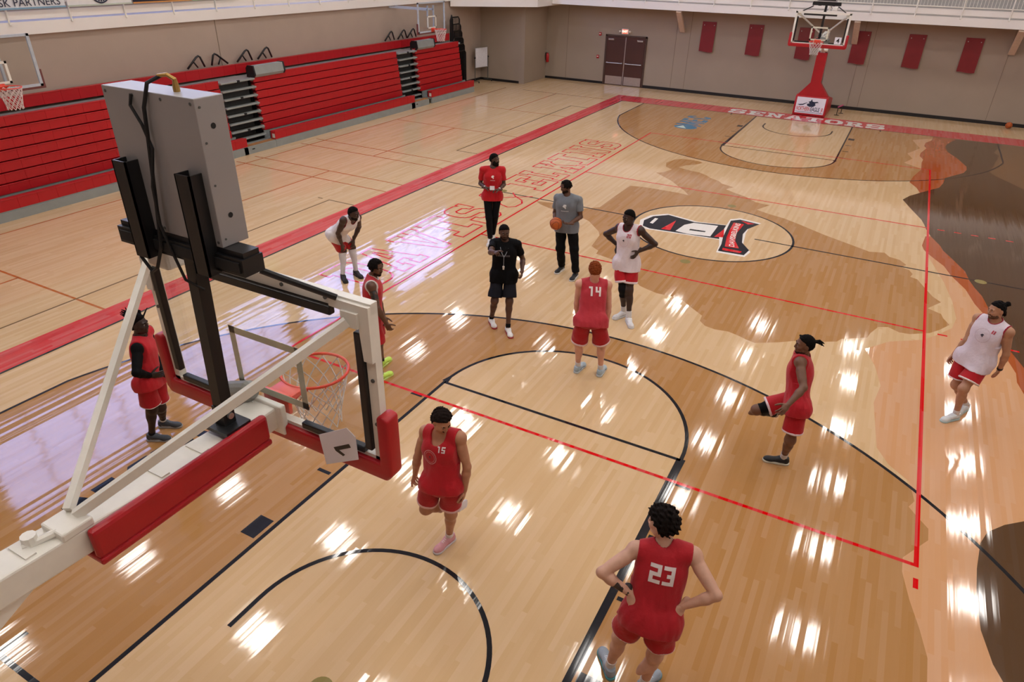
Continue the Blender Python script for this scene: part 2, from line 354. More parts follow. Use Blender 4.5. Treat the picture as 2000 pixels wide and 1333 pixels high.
TERRA_NEAR = [(4.56,16.72),(4.45,16.65),(4.39,15.94),(4.43,15.67),(4.53,15.42),(4.64,15.19),(4.82,14.84),(4.94,14.36),(5.01,14.17),(5.19,13.71),(5.32,13.05),(5.45,12.64),(5.59,11.82),(5.7,10.93),(5.79,10.5),(5.78,10.19),(5.84,9.87),(6.1,9.1),(6.6,8.2),(7.2,7.5),(7.62,7.2),(7.62,8.6),(6.6,9.6),(6.0,11),(5.8,12.3),(5.6,13.3),(5.4,14.4),(5.2,15.2),(4.9,16.1)]
PEACH = [(4.43,16.33),(4.45,15.62),(4.53,15.22),(4.64,14.7),(4.81,13.9),(4.95,12.94),(5.0,12.17),(4.93,11.72),(4.69,11.28),(4.48,10.97),(3.98,10.6),(3.64,10.12),(3.82,9.61),(3.94,9.01),(3.88,8.46),(3.99,7.33),(4.15,7.02),(4.39,6.79),(4.46,6.43),(4.4,6.29),(4.48,6.17),(4.61,6.0),(4.61,5.8),(4.37,5.38),(4.37,5.16),(4.45,4.79),(4.55,4.44),(4.62,4.13),(4.62,3.86),(4.55,2.5),(4.7,1.2),(4.6,0),(7.62,0),(7.62,8.2),(6.4,9.4),(5.9,10.6),(5.72,12),(5.5,13.2),(5.2,14),(4.9,14.9),(4.6,15.6)]
DARK_NEAR = [(7.62,7.2),(6.4,7.1),(5.58,6.69),(5.38,6.51),(5.2,6.28),(5.12,6.04),(5.07,5.6),(5.05,5.17),(5.07,4.73),(5.15,4.36),(5.22,4.2),(5.5,3.3),(5.6,2.2),(6.0,1.0),(6.1,0),(7.62,0)]
flat('peach_ridge', [PEACH], P_peach, .0008); flat('peach_ridge', [PEACH_FAR], P_peach, .0012)
flat('terracotta_ridge', [TERRA_NEAR], P_terra, .0010); flat('terracotta_ridge', [TERRA_FAR], P_terra, .0010)
flat('dark_ridge', [DARK], P_dark, .0012); flat('dark_ridge', [DARK_NEAR], P_dark, .0012); flat('brown_ridge', [LBROWN], P_lbrown, .0014)
# border and lines
BX, BYF = 8.25, 29.95
flat('red_border', [rect(-BX, 0, -HW, BYF), rect(-HW, LEN, HW, BYF), rect(HW, 0, BX, BYF)], P_border, .0010)
lw = .05
blk = [stroke([(-HW, 0), (-HW, LEN)], lw), stroke([(HW, 0), (HW, LEN)], lw), stroke([(-HW, 0), (HW, 0)], lw), stroke([(-HW, LEN), (HW, LEN)], lw), stroke([(-HW, MIDY), (-1.83, MIDY)], lw), stroke([(1.0, MIDY), (HW, MIDY)], lw), stroke(arc(0, MIDY, 1.83, 0, 360, 72)[:-1], lw, True)]
def lines(name, L, m, z=.0018): return flat(name, [p for s in L for p in s], m, z)
lines('boundary_line', blk[:4], P_black); lines('centre_line', blk[4:6], P_black); lines('centre_circle', blk[6:], P_black)
for mir in (False, True):
    g = (lambda p: mirror(p)) if mir else (lambda p: p)
    key = [(-1.83+.025, 0), (-1.83+.025, 19*FT)] + list(reversed(arc(0, 19*FT, 1.83-.025, 0, 180, 40))) + [(1.83-.025, 19*FT), (1.83-.025, 0)]
    lines('lane_line', [stroke(g(key), lw)], P_black); lines('free_throw_line', [stroke(g([(-1.8, 19*FT-.025), (1.8, 19*FT-.025)]), lw)], P_black)
    lines('three_point_line', [stroke(g([(XC3, 0)] + arc(0, YB, R3-.025, A3, 180-A3, 80) + [(-XC3, 0)]), lw)], P_black)
    lines('restricted_arc', [stroke(g([(1.22, YB-.38)] + arc(0, YB, 1.22, 0, 180, 40) + [(-1.22, YB-.38)]), lw)], P_black)
    hs = []
    for sx in (-1, 1):
        hs += [rect(*sorted((sx*1.87, sx*2.07))[:1], 2.13, sorted((sx*1.87, sx*2.07))[1], 2.43)]
        for yy in (3.35, 4.31, 5.29): hs += [rect(min(sx*1.87, sx*2.06), yy-.025, max(sx*1.87, sx*2.06), yy+.025)]
        hs += [rect(sx*2.79-.025, 0.03, sx*2.79+.025, .26)]
    flat('lane_mark', [g(h) for h in hs], P_black, .0018)
VX, VY0, VY1 = 4.5, MIDY-9, MIDY+9
lines('volleyball_line', [stroke([(-VX, VY0), (VX, VY0), (VX, VY1), (-VX, VY1)], lw, True)], P_red, .0022)
lines('attack_line', [stroke([(-VX, MIDY+s*3), (VX, MIDY+s*3)], lw) for s in (-1, 1)], P_red, .0020)
flat('attack_dash', [rect(VX+.2+.35*i, MIDY+s*3-.025, VX+.35+.35*i, MIDY+s*3+.025) for s in (-1, 1) for i in range(5)] + [rect(VX-.025, VY0-.35, VX+.025, VY0-.2)], P_red, .0020)
# practice courts across the left apron
ol = [[(-13.45, -2), (-13.45, 28.58)], [(-13.83, 13.4), (-BX, 13.4)], [(-13.83, 12.68), (-BX, 12.68)], [(-10.84, 4.7), (-10.84, 1)], [(-10.84, 9.4), (-10.84, 13.4)], [(-13.83, 15.36), (-BX, 15.36)], [(-13.83, 16.1), (-BX, 16.1)],
      [(-10.83, 15.36), (-10.83, 20.04)], [(-13.4, 20.04), (-BX, 20.04)], [(-12.2, 24.1), (-BX, 24.1)], [(-10.77, 24.05), (-10.77, 28.55)], [(-12.5, 28.55), (-BX, 28.55)], [(-13.45, 4.7), (-BX, 4.7)], [(-13.45, 8.7), (-10.84, 8.7)]]
lines('practice_court_line', [stroke(p, .05) for p in ol[:-1]], P_orange, .0016)
bl = [[(-9.05, 2), (-9.05, 11.38), (-BX, 11.38)], [(-9.43, 11.38), (-9.27, 11.38)], [(-BX, 17.36), (-9.02, 17.36), (-9.02, 26.3), (-BX, 26.3)]]
lines('bench_line', [stroke(p, .045) for p in bl], P_brown, .0017)
for x, y in ((0, 16.45), (0, 12.2), (-5.65, 14.42), (5.47, 14.3), (-.04, 1.17)):
    flat('floor_plate', [arc(x, y, .11, 0, 360, 20)[:-1]], P_brass, .0024)

# ---- slab-serif court lettering
GL = {
 'D': (9, [[(0,0),(6,0),(7.6,.5),(8.7,1.9),(9,3.6),(9,6.4),(8.7,8.1),(7.6,9.5),(6,10),(0,10),(0,8),(1.2,8),(1.2,2),(0,2)], [(3.6,2),(5.3,2),(6.2,2.6),(6.6,3.8),(6.6,6.2),(6.2,7.4),(5.3,8),(3.6,8)]]),
 'A': (10, [[(0,0),(4,0),(4,1.8),(3.2,1.8),(3.6,3.2),(6.4,3.2),(6.8,1.8),(6,1.8),(6,0),(10,0),(10,1.8),(9.3,1.8),(6.8,10),(3.2,10),(.7,1.8),(0,1.8)], [(4,4.9),(6,4.9),(5.3,8.4),(4.7,8.4)]]),
 'V': (10, [[(0,10),(0,8.2),(.7,8.2),(3.4,0),(6.6,0),(9.3,8.2),(10,8.2),(10,10),(6.2,10),(6.2,8.2),(7,8.2),(5,2.2),(3,8.2),(3.8,8.2),(3.8,10)]]),
 'I': (6, [[(0,0),(6,0),(6,1.9),(4.3,1.9),(4.3,8.1),(6,8.1),(6,10),(0,10),(0,8.1),(1.7,8.1),(1.7,1.9),(0,1.9)]]),
 'S': (9, [[(0,3.4),(0,0),(1.8,0),(1.8,.6),(2.8,0),(6.8,0),(8.4,.8),(9,2.2),(9,4),(8.4,5.2),(7.2,5.8),(3.2,6),(2.6,6.5),(2.6,7.4),(3.2,8),(6,8),(6.6,7.4),(6.6,6.6),(8.6,6.6),(8.6,10),(7,10),(7,9.4),(6,10),(2.2,10),(.6,9.2),(0,7.8),(0,6),(.6,4.8),(1.8,4.2),(5.8,4),(6.4,3.5),(6.4,2.6),(5.8,2),(3,2),(2.4,2.6),(2.4,3.4)]]),
 'E': (9, [[(0,0),(9,0),(9,3.4),(7,3.4),(7,2),(3.8,2),(3.8,4.1),(5,4.1),(5,3.4),(6.6,3.4),(6.6,6.6),(5,6.6),(5,5.9),(3.8,5.9),(3.8,8),(7,8),(7,6.6),(9,6.6),(9,10),(0,10),(0,8),(1.2,8),(1.2,2),(0,2)]]),
 'L': (8.6, [[(0,0),(8.6,0),(8.6,3.6),(6.6,3.6),(6.6,2),(3.8,2),(3.8,8),(5,8),(5,10),(0,10),(0,8),(1.2,8),(1.2,2),(0,2)]]),
 'K': (10, [[(0,0),(5,0),(5,2),(3.8,2),(3.8,3.6),(4.6,4.4),(6.2,2),(5.6,2),(5.6,0),(10,0),(10,2),(9.2,2),(6.4,6.1),(8.2,8),(9.4,8),(9.4,10),(5.4,10),(5.4,8),(5.9,8),(3.8,5.9),(3.8,8),(5,8),(5,10),(0,10),(0,8),(1.2,8),(1.2,2),(0,2)]]),
 'N': (10.2, [[(0,0),(4.6,0),(4.6,2),(3.4,2),(3.4,6.4),(6.8,0),(9,0),(9,8),(10.2,8),(10.2,10),(5.8,10),(5.8,8),(6.8,8),(6.8,4.2),(3.6,10),(0,10),(0,8),(1.2,8),(1.2,2),(0,2)]]),
 'T': (9, [[(2.2,0),(6.8,0),(6.8,2),(5.8,2),(5.8,8),(7,8),(7,6.6),(9,6.6),(9,10),(0,10),(0,6.6),(2,6.6),(2,8),(3.2,8),(3.2,2),(2.2,2)]]),
 'O': (9, [[(2.4,0),(6.6,0),(9,2.4),(9,7.6),(6.6,10),(2.4,10),(0,7.6),(0,2.4)], [(3.4,2),(5.6,2),(6.4,2.8),(6.4,7.2),(5.6,8),(3.4,8),(2.6,7.2),(2.6,2.8)]]),
 'R': (10, [[(0,0),(5,0),(5,2),(3.8,2),(3.8,3.9),(4.8,3.9),(6.2,2),(5.8,2),(5.8,0),(10,0),(10,2),(9.2,2),(7.6,4.3),(9,5.6),(9,8.2),(7.2,10),(0,10),(0,8),(1.2,8),(1.2,2),(0,2)], [(3.8,5.8),(5.8,5.8),(6.4,6.4),(6.4,7.4),(5.8,8),(3.8,8)]]),
 'C': (9, [[(9,3.4),(9,2.4),(6.6,0),(2.4,0),(0,2.4),(0,7.6),(2.4,10),(6,10),(6.9,9.2),(6.9,10),(9,10),(9,6.4),(6.6,6.4),(6.6,7.2),(5.8,8),(3.4,8),(2.6,7.2),(2.6,2.8),(3.4,2),(5.6,2),(6.4,2.8),(6.4,3.4)]]),
}
def letter_along(ch, y0, y1, xb, xt, m, outline=None, z=.0022):
    """letter read along +y, its foot at x=xb and its head at x=xt"""
    w, loops = GL[ch]
    g = lambda p: (xb+(xt-xb)*p[1]/10, y0+(y1-y0)*p[0]/w)
    if outline: lines('court_letter', [stroke([g(p) for p in lp], outline, True) for lp in loops], m, z)
    else: flat('court_letter', [[[g(p) for p in lp] for lp in loops]], m, z)
for ch, y0, y1 in (('D', 7.76, 8.6), ('A', 8.75, 9.62), ('V', 9.9, 10.75), ('I', 10.95, 11.8), ('S', 12.0, 12.9), ('E', 14.98, 15.98), ('L', 16.12, 16.75), ('K', 17.0, 17.85), ('I', 18.02, 18.85), ('N', 19.1, 20.1), ('S', 20.28, 21.14)):
    letter_along(ch, y0, y1, -4.74, -6.08, P_letter, outline=.045)
amp = [(-4.74,14.4),(-5.2,14.05),(-5.75,13.62),(-5.98,13.72),(-6.02,13.9),(-5.9,14.02),(-5.7,14.0),(-5.45,13.75),(-5.15,13.4),(-4.9,13.3),(-4.74,13.45),(-4.72,13.75),(-4.85,13.98),(-5.15,14.18),(-5.35,14.42)]
lines('court_ampersand', [stroke(amp, .045)], P_letter, .0022)
for i, ch in enumerate('NCAA'):
    letter_along(ch, 1.38+i*.665, 1.38+i*.665+.62, -3.28, -4.1, P_navy)
# SENATORS on the far border (read from the court): foot towards the court
def letter_across(ch, x0, x1, yb, yt, m, z=.0022):
    w, loops = GL[ch]; flat('court_letter', [[[(x0+(x1-x0)*p[0]/w, yb+(yt-yb)*p[1]/10) for p in lp] for lp in loops]], m, z)
for i, ch in enumerate('SENATORS'):
    x0 = -3.02+i*.752; letter_across(ch, x0, x0+.66, 28.82, 29.68, P_white)
# MEC sponsor mark left of the far lane
flat('court_logo_disc', [[(-3.7+.43*math.cos(a), 25.02+.36*math.sin(a)) for a in [i*math.pi/14 for i in range(28)]]], P_blue, .0022)
flat('court_logo_peak', [[(-4.02, 24.84), (-3.62, 24.78), (-3.85, 25.24)]], P_pale, .0026)
GL['m'] = (9, [[(0,0),(0,10),(2.2,10),(4.5,4.6),(6.8,10),(9,10),(9,0),(7,0),(7,5.6),(5.3,1.6),(3.7,1.6),(2,5.6),(2,0)]])
GL['e'] = (7, [[(0,0),(7,0),(7,2),(2.2,2),(2.2,4.1),(6,4.1),(6,5.9),(2.2,5.9),(2.2,8),(7,8),(7,10),(0,10)]])
GL['c'] = (8, [[(8,2.8),(6.6,.7),(4.4,0),(2,.7),(.5,2.6),(0,5),(.5,7.4),(2,9.3),(4.4,10),(6.6,9.3),(8,7.2),(6,6.4),(5,7.6),(4,7.9),(2.8,7.2),(2.2,5),(2.8,2.8),(4,2.1),(5,2.4),(6,3.6)]])
for ch, y0, y1 in (('m', 25.36, 26.05), ('e', 26.17, 26.62), ('c', 26.72, 27.28)): letter_along(ch, y0, y1, -3.24, -4.2, P_blue)
# ribbon emblem on the centre circle: plain stand-in for the figure, the lettered ribbon as it lies
body = [(-1.5,13.82),(-1.3,13.72),(.5,13.92),(.42,14.95),(-.5,14.72),(-1.2,14.9),(-1.5,14.6),(-1.6,14.2)]
def grow(p, k):
    cx = sum(a for a, b in p)/len(p); cy = sum(b for a, b in p)/len(p)
    out = []
    for a, b in p:
        d = math.hypot(a-cx, b-cy); out.append((a+(a-cx)/d*k, b+(b-cy)/d*k))
    return out
flat('emblem_edge', [grow(body, .09)], P_white, .0022); flat('emblem_panel', [body], P_black, .0025)
flat('emblem_patch', [[(-.72,13.88),(-.42,13.84),(.08,13.95),(.06,14.76),(-.5,14.66),(-.66,14.4)]], P_white, .0028)
flat('emblem_patch', [[(-1.06,13.84),(-.84,13.86),(-.92,14.6)], [(.16,13.98),(.36,14.05),(.24,14.62)]], P_red, .0028)
flat('emblem_bar', [[(-.3,13.9),(-.24,13.91),(-.3,14.68),(-.36,14.67)], [(-1.42,14.1),(-1.34,14.08),(-1.34,14.5),(-1.42,14.5)]], P_white, .0031); flat('emblem_bar', [[(-.46,14.1),(-.1,14.16),(-.1,14.24),(-.46,14.2)]], P_black, .0031)
rib = [(.24,15.3),(.42,15.5),(.9,15.4),(.72,14.9),(.7,14.5),(.8,13.95),(1.04,13.55),(1.0,13.2),(.45,13.16),(.42,13.6),(.34,14.1),(.28,14.8)]
flat('ribbon_edge', [grow(rib, .1)], P_white, .0027); flat('ribbon', [rib], P_black, .0030)
flat('ribbon_band', [[(.33,15.2),(.58,15.2),(.56,14.5),(.64,13.98),(.82,13.55),(.52,13.5),(.42,14.1),(.36,14.7)], [(.46,15.42),(.8,15.36),(.66,15.24)], [(.5,13.4),(.92,13.4),(.9,13.28),(.52,13.26)]], P_red, .0033)
v, f = text_mesh('DAVIS&ELKINS', .27, bold=.004)
meshobj('ribbon_lettering', [(.52+.05*a*a-b*.62-.12*a, 14.38+a*.93, .0036) for a, b in v], f, P_white, FLOOR)

# ================================================================== WALLS
def struct(name, mb, m, label=None, **k):
    o = mb.build(name, m, **k); tag(o, label, kind='structure'); return o
ZB, ZT, ZC = 3.66, 3.94, 11.2      # fascia foot, ledge, ceiling
WL = struct('wall_left', MB().span((XL-.2, YN, 0), (XL, 30.0, ZB)), M_wall, 'beige painted block wall behind the red bleachers')
for y in (14.35, 2.0): MB().span((XL-.01, y-.012, 0), (XL+.006, y+.012, ZB)).build('wall_joint', mat('dark_wall_joint', '#7d6d60', .9), WL)
WF = struct('wall_far', MB().span((-15.7, YF, 0), (XR, YF+.2, 3.9)), M_wallfar, 'beige panelled end wall under the balcony')
for x in (-12.1, -6.62, -5.98, 1.2, 1.62, 6.35, 11): MB().span((x-.008, YF-.006, 0), (x+.008, YF+.01, 3.5)).build('wall_joint', mat('dark_wall_joint', '#7d6d60', .9), WF)
WC = struct('wall_corner', MB().span((XL-.2, 30.0, 0), (-13.25, 30.2, 3.5)).span((-13.45, 30.2, 0), (-13.25, YF, 3.5)), M_wallfar, 'short beige wall stepping out at the far left corner')
MB().span((-13.5, 29.97, 0), (-13.22, 30.0, 3.5)).build('corner_guard', M_wallfar, WC)
struct('wall_right', MB().span((XR, YN, 0), (XR+.2, YF, ZC)), M_wall)
struct('wall_near', MB().span((XL-.2, YN-.2, 0), (XR+.2, YN, ZC)), M_wall)
struct('ceiling', MB().span((-17.6, YN, ZC), (XR+.2, 35.5, ZC+.2)), mat('pale_roof_deck', '#b9b6b0', .8))
struct('wall_upper_far', MB().span((-17.4, 34.8, 3.9), (XR+.2, 35, ZC)), mat('pale_upper_wall', '#b2aea9', .8))
# upper left wall with four clerestory windows
XU = -17.2; win = [(5.0, 10.4), (11.2, 16.6), (17.4, 22.8), (23.6, 29.0)]; wz = (6.85, 9.75)
mb = MB().span((XU-.2, YN, 3.9), (XU, 34.8, wz[0])).span((XU-.2, YN, wz[1]), (XU, 34.8, ZC))
ed = [YN]+[e for w in win for e in w]+[34.8]
for i in range(0, len(ed), 2): mb.span((XU-.2, ed[i], wz[0]), (XU, ed[i+1], wz[1]))
struct('wall_upper_left', mb, M_wall)
M_pane = emitmat('daylight_window_pane', '#a9bcff', WINDOW_POWER)
for i, (a, b) in enumerate(win):
    mb = MB().span((XU-.12, a, wz[0]), (XU+.02, a+.08, wz[1])).span((XU-.12, b-.08, wz[0]), (XU+.02, b, wz[1])).span((XU-.12, a, wz[0]), (XU+.02, b, wz[0]+.08)).span((XU-.12, a, wz[1]-.08), (XU+.02, b, wz[1]))
    wo = struct('window_%d' % (i+1), mb, M_fascia, 'wide clerestory window high on the left wall')
    for k in range(4):
        y0 = a+.08+k*(b-a-.16)/4; y1 = a+.08+(k+1)*(b-a-.16)/4
        MB().span((XU-.09, y0+.02, wz[0]+.08), (XU-.07, y1-.02, wz[1]-.08)).build('pane', M_pane, wo)
        if k: MB().span((XU-.1, y0-.03, wz[0]+.08), (XU, y0+.03, wz[1]-.08)).build('mullion', M_fascia, wo)
    MB().span((XU-.1, a+.08, 8.25), (XU, b-.08, 8.31)).build('mullion', M_fascia, wo)
# balcony edges
XF, YFa = -15.6, 31.3
F1 = struct('trim_1', MB().span((-17.2, YN, ZB), (XF, 29.0, ZT)), M_fascia, 'white balcony edge beam along the left wall')
struct('trim_2', MB().prism([(-15.62, 27.25), (-12.52, 29.8), (-12.52, 32.4), (-15.7, 32.4), (-15.7, 30)], lambda a, b, t: (a, b, 3.44+t), .5), M_fascia, 'white balcony edge turning the far left corner')
F3 = struct('trim_3', MB().span((-12.5, YFa, 3.52), (XR, 34.8, 3.82)), M_fascia, 'white balcony edge beam above the far wall')
mb = MB().span((XF-.06, YN, 3.985), (XF-.03, 29.0, 4.17)); struct('trim_4', mb, M_fascia, 'white toe board along the left balcony')
struct('trim_5', MB().span((-12.5, YFa+.03, 3.88), (XR, YFa+.06, 4.08)), M_fascia, 'white toe board along the far balcony')
# baseboards
bb = lambda n, a, b: struct(n, MB().span(a, b), M_base)
bb('baseboard_left', (XL, 26.9, 0), (XL+.02, 30.0, .11)); bb('baseboard_corner', (XL, 29.98, 0), (-13.5, 30.0, .11))
bb('baseboard_far', (-13.25, YF-.02, 0), (-9.99, YF, .11)); bb('baseboard_far_right', (-8.05, YF-.02, 0), (XR, YF, .13))
# double door
D1 = struct('door_1', MB().span((-10.06, YF-.05, 0), (-9.98, YF+.02, 2.27)).span((-8.06, YF-.05, 0), (-7.98, YF+.02, 2.27)).span((-10.06, YF-.05, 2.2), (-7.98, YF+.02, 2.27)), mat('brown_door_frame', '#4c352a', .5), 'brown double exit doors with steel push bars')
for sx, x0, x1 in ((1, -9.97, -9.04), (-1, -9.0, -8.07)):
    lf = MB().span((x0, YF-.045, .02), (x1, YF-.005, 2.19)).build('door_leaf', mat('brown_steel_door', '#4a2a22', .45, var=.05, scale=2), D1)
    MB().span((x0+.04, YF-.055, .04), (x1-.03, YF-.044, .42)).build('kick_plate', M_steel, lf)
    MB().tube([(x0+.05, YF-.12, 1.02), (x1-.05, YF-.12, 1.02)], .022).span((x0+.06, YF-.12, 1.0), (x0+.1, YF-.04, 1.05)).span((x1-.1, YF-.12, 1.0), (x1-.06, YF-.04, 1.05)).build('push_bar', M_steel, lf)
    xc = x0+.22 if sx > 0 else x1-.22
    MB().span((xc-.14, YF-.11, 2.03), (xc+.14, YF-.045, 2.1), ch=.008).build('door_closer', M_steel, lf)
MB().span((-9.04, YF-.06, .02), (-9.0, YF, 2.19)).build('mullion', M_steel, D1)
# knee braces under the balcony
for i, x in enumerate((-6.35, 0.9, 6.42)):
    o = MB().beam((x, YFa+.05, 3.5), (x, YF-.03, 2.62), .22, .12, up=(0, 0, 1)).build('knee_brace', mat('beige_boxed_brace', '#cdb9a6', .7))
    tag(o, ['diagonal beige boxed brace between door and red panels', 'diagonal beige brace behind the far backboard', 'diagonal beige boxed brace at far right of end wall'][i], 'brace', 'knee braces under the balcony')
# red wall pads
pads = ['nearest the double doors', 'second from the double doors', 'behind the far backboard', 'just right of the far backboard', 'second from the right end', 'rightmost of the row']
for i, xc in enumerate((-5.17, -3.11, -1.02, 1.14, 3.15, 5.12)):
    po = [(-.31, 1.24), (.31, 1.24), (.31, .0), (.2, -.018), (.05, -.015), (-.08, .005), (-.2, .02), (-.31, .015)]
    r = empty('wall_panel', (xc, YF, 1.84)); tag(r, 'dark red curled wall panel '+pads[i], 'wall panel', 'red panels on the end wall')
    MB().prism(po, lambda a, b, t: (a, -.012-t-(.05*max(0, .35-b)**2/.1), b), .022).build('panel', mat('dark_red_vinyl', '#7c0b15', .5, var=.06, scale=3), r)
    for sx in (-.22, .22):
        for zz in (.16, 1.1): MB().tube([(sx, -.034-(.02 if zz < .3 else 0), zz), (sx, -.044-(.02 if zz < .3 else 0), zz)], .018, 8).build('screw_cap', M_steel, r)
# exit sign, alarms, extinguisher, small wall plates
r = empty('exit_sign', (-9.1, YF, 2.43)); tag(r, 'red lit exit sign with two lamp heads above the doors', 'exit sign')
MB().span((-.17, -.08, -.1), (.17, -.002, .12), ch=.01).build('housing', M_fascia, r)
MB().span((-.13, -.086, -.075), (.13, -.079, .095)).build('face', emitmat('red_exit_glow', '#ff5a3c', 1.2), r)
text_obj('lettering', 'EXIT', lambda a, b: (a, -.0875, b+.01), .13, emitmat('bright_exit_letters', '#ffd9c8', 2.0), r, bold=.004)
for s in (-1, 1): MB().tube([(s*.2, -.06, .02), (s*.28, -.1, .0)], [.03, .05], 10).build('lamp_head', M_white, r)
for nm, x, z, lab in (('alarm_strobe', -10.37, 2.26, 'small red alarm strobe high left of the doors'), ('alarm_pull', -10.41, 1.24, 'small red fire alarm pull left of the doors')):
    r = empty(nm, (x, YF, z)); tag(r, lab, 'fire alarm'); MB().span((-.06, -.05, -.07), (.06, -.001, .07), ch=.008).build('housing', M_redpad, r); MB().span((-.04, -.055, -.01), (.04, -.05, .03)).build('lens', M_white, r)
r = empty('fire_extinguisher', (-13.12, YF-.09, .78)); tag(r, 'red fire extinguisher hanging left on the end wall', 'fire extinguisher')
MB().tube([(0, 0, 0), (0, 0, .02), (0, 0, .36), (0, 0, .4), (0, 0, .43)], [.06, .075, .075, .05, .025], 14).build('cylinder', M_red, r, auto=True)
MB().tube([(0, 0, .43), (0, 0, .49)], .02, 8).beam((0, -.0, .5), (-.12, -.03, .53), .02, .02).beam((0, 0, .47), (-.13, -.02, .46), .02, .02).build('valve', M_steel, r)
MB().tube([(0, -.02, .46), (-.09, -.05, .42), (-.1, -.05, .25), (-.09, -.03, .1)], .013, 8).build('hose', M_rubber, r)
MB().span((-.04, .06, .1), (.04, .09, .42)).build('bracket', M_steel, r)
# railings on the two balcony edges
def railing(name, pts_fn, n, label, picket):
    r = empty(name); tag(r, label, 'railing')
    return r
r = empty('guard_railing', (XF, YN, ZT)); tag(r, 'white tubular guard railing along the left balcony', 'railing')
for y in [8.46+1.49*i for i in range(-6, 14)]:
    if y < 29: MB().tube([(.03, y-YN, -.06), (.0, y-YN, .03), (0, y-YN, 1.1)], .022, 6).build('post', M_white, r)
MB().tube([(0, 0, 1.1), (0, 35, 1.1)], .025, 8).tube([(0, 0, .4), (0, 35, .4)], .016, 6).tube([(0, 0, .75), (0, 35, .75)], .016, 6).build('rail', M_white, r)
r = empty('guard_railing', (-12.5, YFa, 3.82)); tag(r, 'white picket guard railing along the far balcony', 'railing')
for i in range(-6, 13):
    x = -3.317+1.535*i
    if -12.4 < x < 15.6: MB().tube([(x+12.5, -.03, -.06), (x+12.5, .0, .03), (x+12.5, 0, 1.1)], .026, 6).build('post', M_white, r)
MB().tube([(0, 0, 1.1), (28, 0, 1.1)], .028, 8).tube([(0, 0, .33), (28, 0, .33)], .02, 6).build('rail', M_white, r)
pk = MB()
for i in range(int(28/.115)): pk.span((i*.115-.007, -.007, .33), (i*.115+.007, .007, 1.1))
tag(pk.build('pickets', M_white, r), kind='stuff')
# banners hung on the left railing
def banner(y0, y1, col, label, edge=None):
    r = empty('banner', (XF+.045, (y0+y1)/2, 4.21)); tag(r, label, 'banner', 'banners on the left balcony railing')
    h = (y1-y0)/2; mb = MB(); n = 12
    vs = []; fs = []
    for i in range(n+1):
        for z in (0, .45, .9): vs.append((.006*math.sin(i*1.9+z*2)+.008, -h+2*h*i/n, z))
    for i in range(n):
        for k in range(2): fs.append((i*3+k, (i+1)*3+k, (i+1)*3+k+1, i*3+k+1))
    o = mb.add(vs, fs).add([(a-.004, b, c) for a, b, c in vs], [tuple(reversed(f)) for f in fs]).build('sheet', mat('banner_'+col, '#'+col, .7, var=.03, scale=2), r, fix=False)
    if edge: MB().span((.004, -h, 0), (.022, h, .035)).build('hem', mat('banner_'+edge, '#'+edge, .7), r)
    for yy in (-h+.05, h-.05): MB().tube([(-.03, yy, .88), (.02, yy, .88)], .012, 6).build('grommet', M_steel, r)
    return r
b1 = banner(5.0, 9.86, 'd9dade', 'white banner lettered PARTNERS on the left railing', '7aa0b8')
text_obj('lettering', 'SK PARTNERS', lambda a, b: (.024, a+9.03-7.43, b+.135), .235, M_navy, b1)
b2 = banner(9.92, 11.66, 'dcdbdc', 'white banner with dark ring emblem on the left railing', 'b9c2b4')
ring = MB(); ring.tube([(.022, .02+.26*math.sin(a), .32+.26*math.cos(a)) for a in [i*math.pi/18 for i in range(36)]], .016, 6, closed=True); ring.build('ring_emblem', M_navy, b2)
for i in range(7):
    a = math.pi*(.72+.093*i); y, z = .02+.2*math.sin(a), .32+.2*math.cos(a)
    MB().beam((.022, y-.035*math.sin(a), z-.035*math.cos(a)), (.022, y+.035*math.sin(a), z+.035*math.cos(a)), .03, .006, up=(1, 0, 0)).build('emblem_stroke', M_navy, b2)
banner(11.7, 13.55, '16162a', 'dark navy banner with orange lower edge on the left railing', 'c98a4a'); banner(13.6, 15.2, '9fcf8f', 'pale green banner at the right end of the banners')
# ceiling lights
M_tube = emitmat('lit_diffuser', '#fffaf4', LIGHT_POWER)
rows = [-1.0, 2.2, 5.5, 8.75, 12.0, 15.3, 18.5, 21.75, 25.2, 28.4]  # first row is added, out of view, to brighten the near goal's boom
proto = None
for ix_, x in enumerate((-12.0, -7.6, -3.8, .2, 4.15, 8.1, 12.0)):
    for iy, y in enumerate(rows):
        if proto is None:
            r = empty('ceiling_light', (x, y, 9.0)); proto = r
            MB().span((-.32, -.44, .02), (.32, .44, .12)).build('housing', M_white, r); MB().span((-.28, -.4, 0), (.28, .4, .02)).build('diffuser', M_tube, r)
            MB().tube([(0, -.5, .12), (0, -.5, ZC-9)], .008, 5).tube([(0, .5, .12), (0, .5, ZC-9)], .008, 5).build('hanger', M_steel, r)
        else:
            r = proto.copy(); COL.objects.link(r); r.location = (x, y, 9.0)
            for ch in proto.children: c = ch.copy(); COL.objects.link(c); c.parent = r
        tag(r, 'rectangular lit panel hanging under the roof', 'ceiling light', 'ceiling panels in rows over the court')
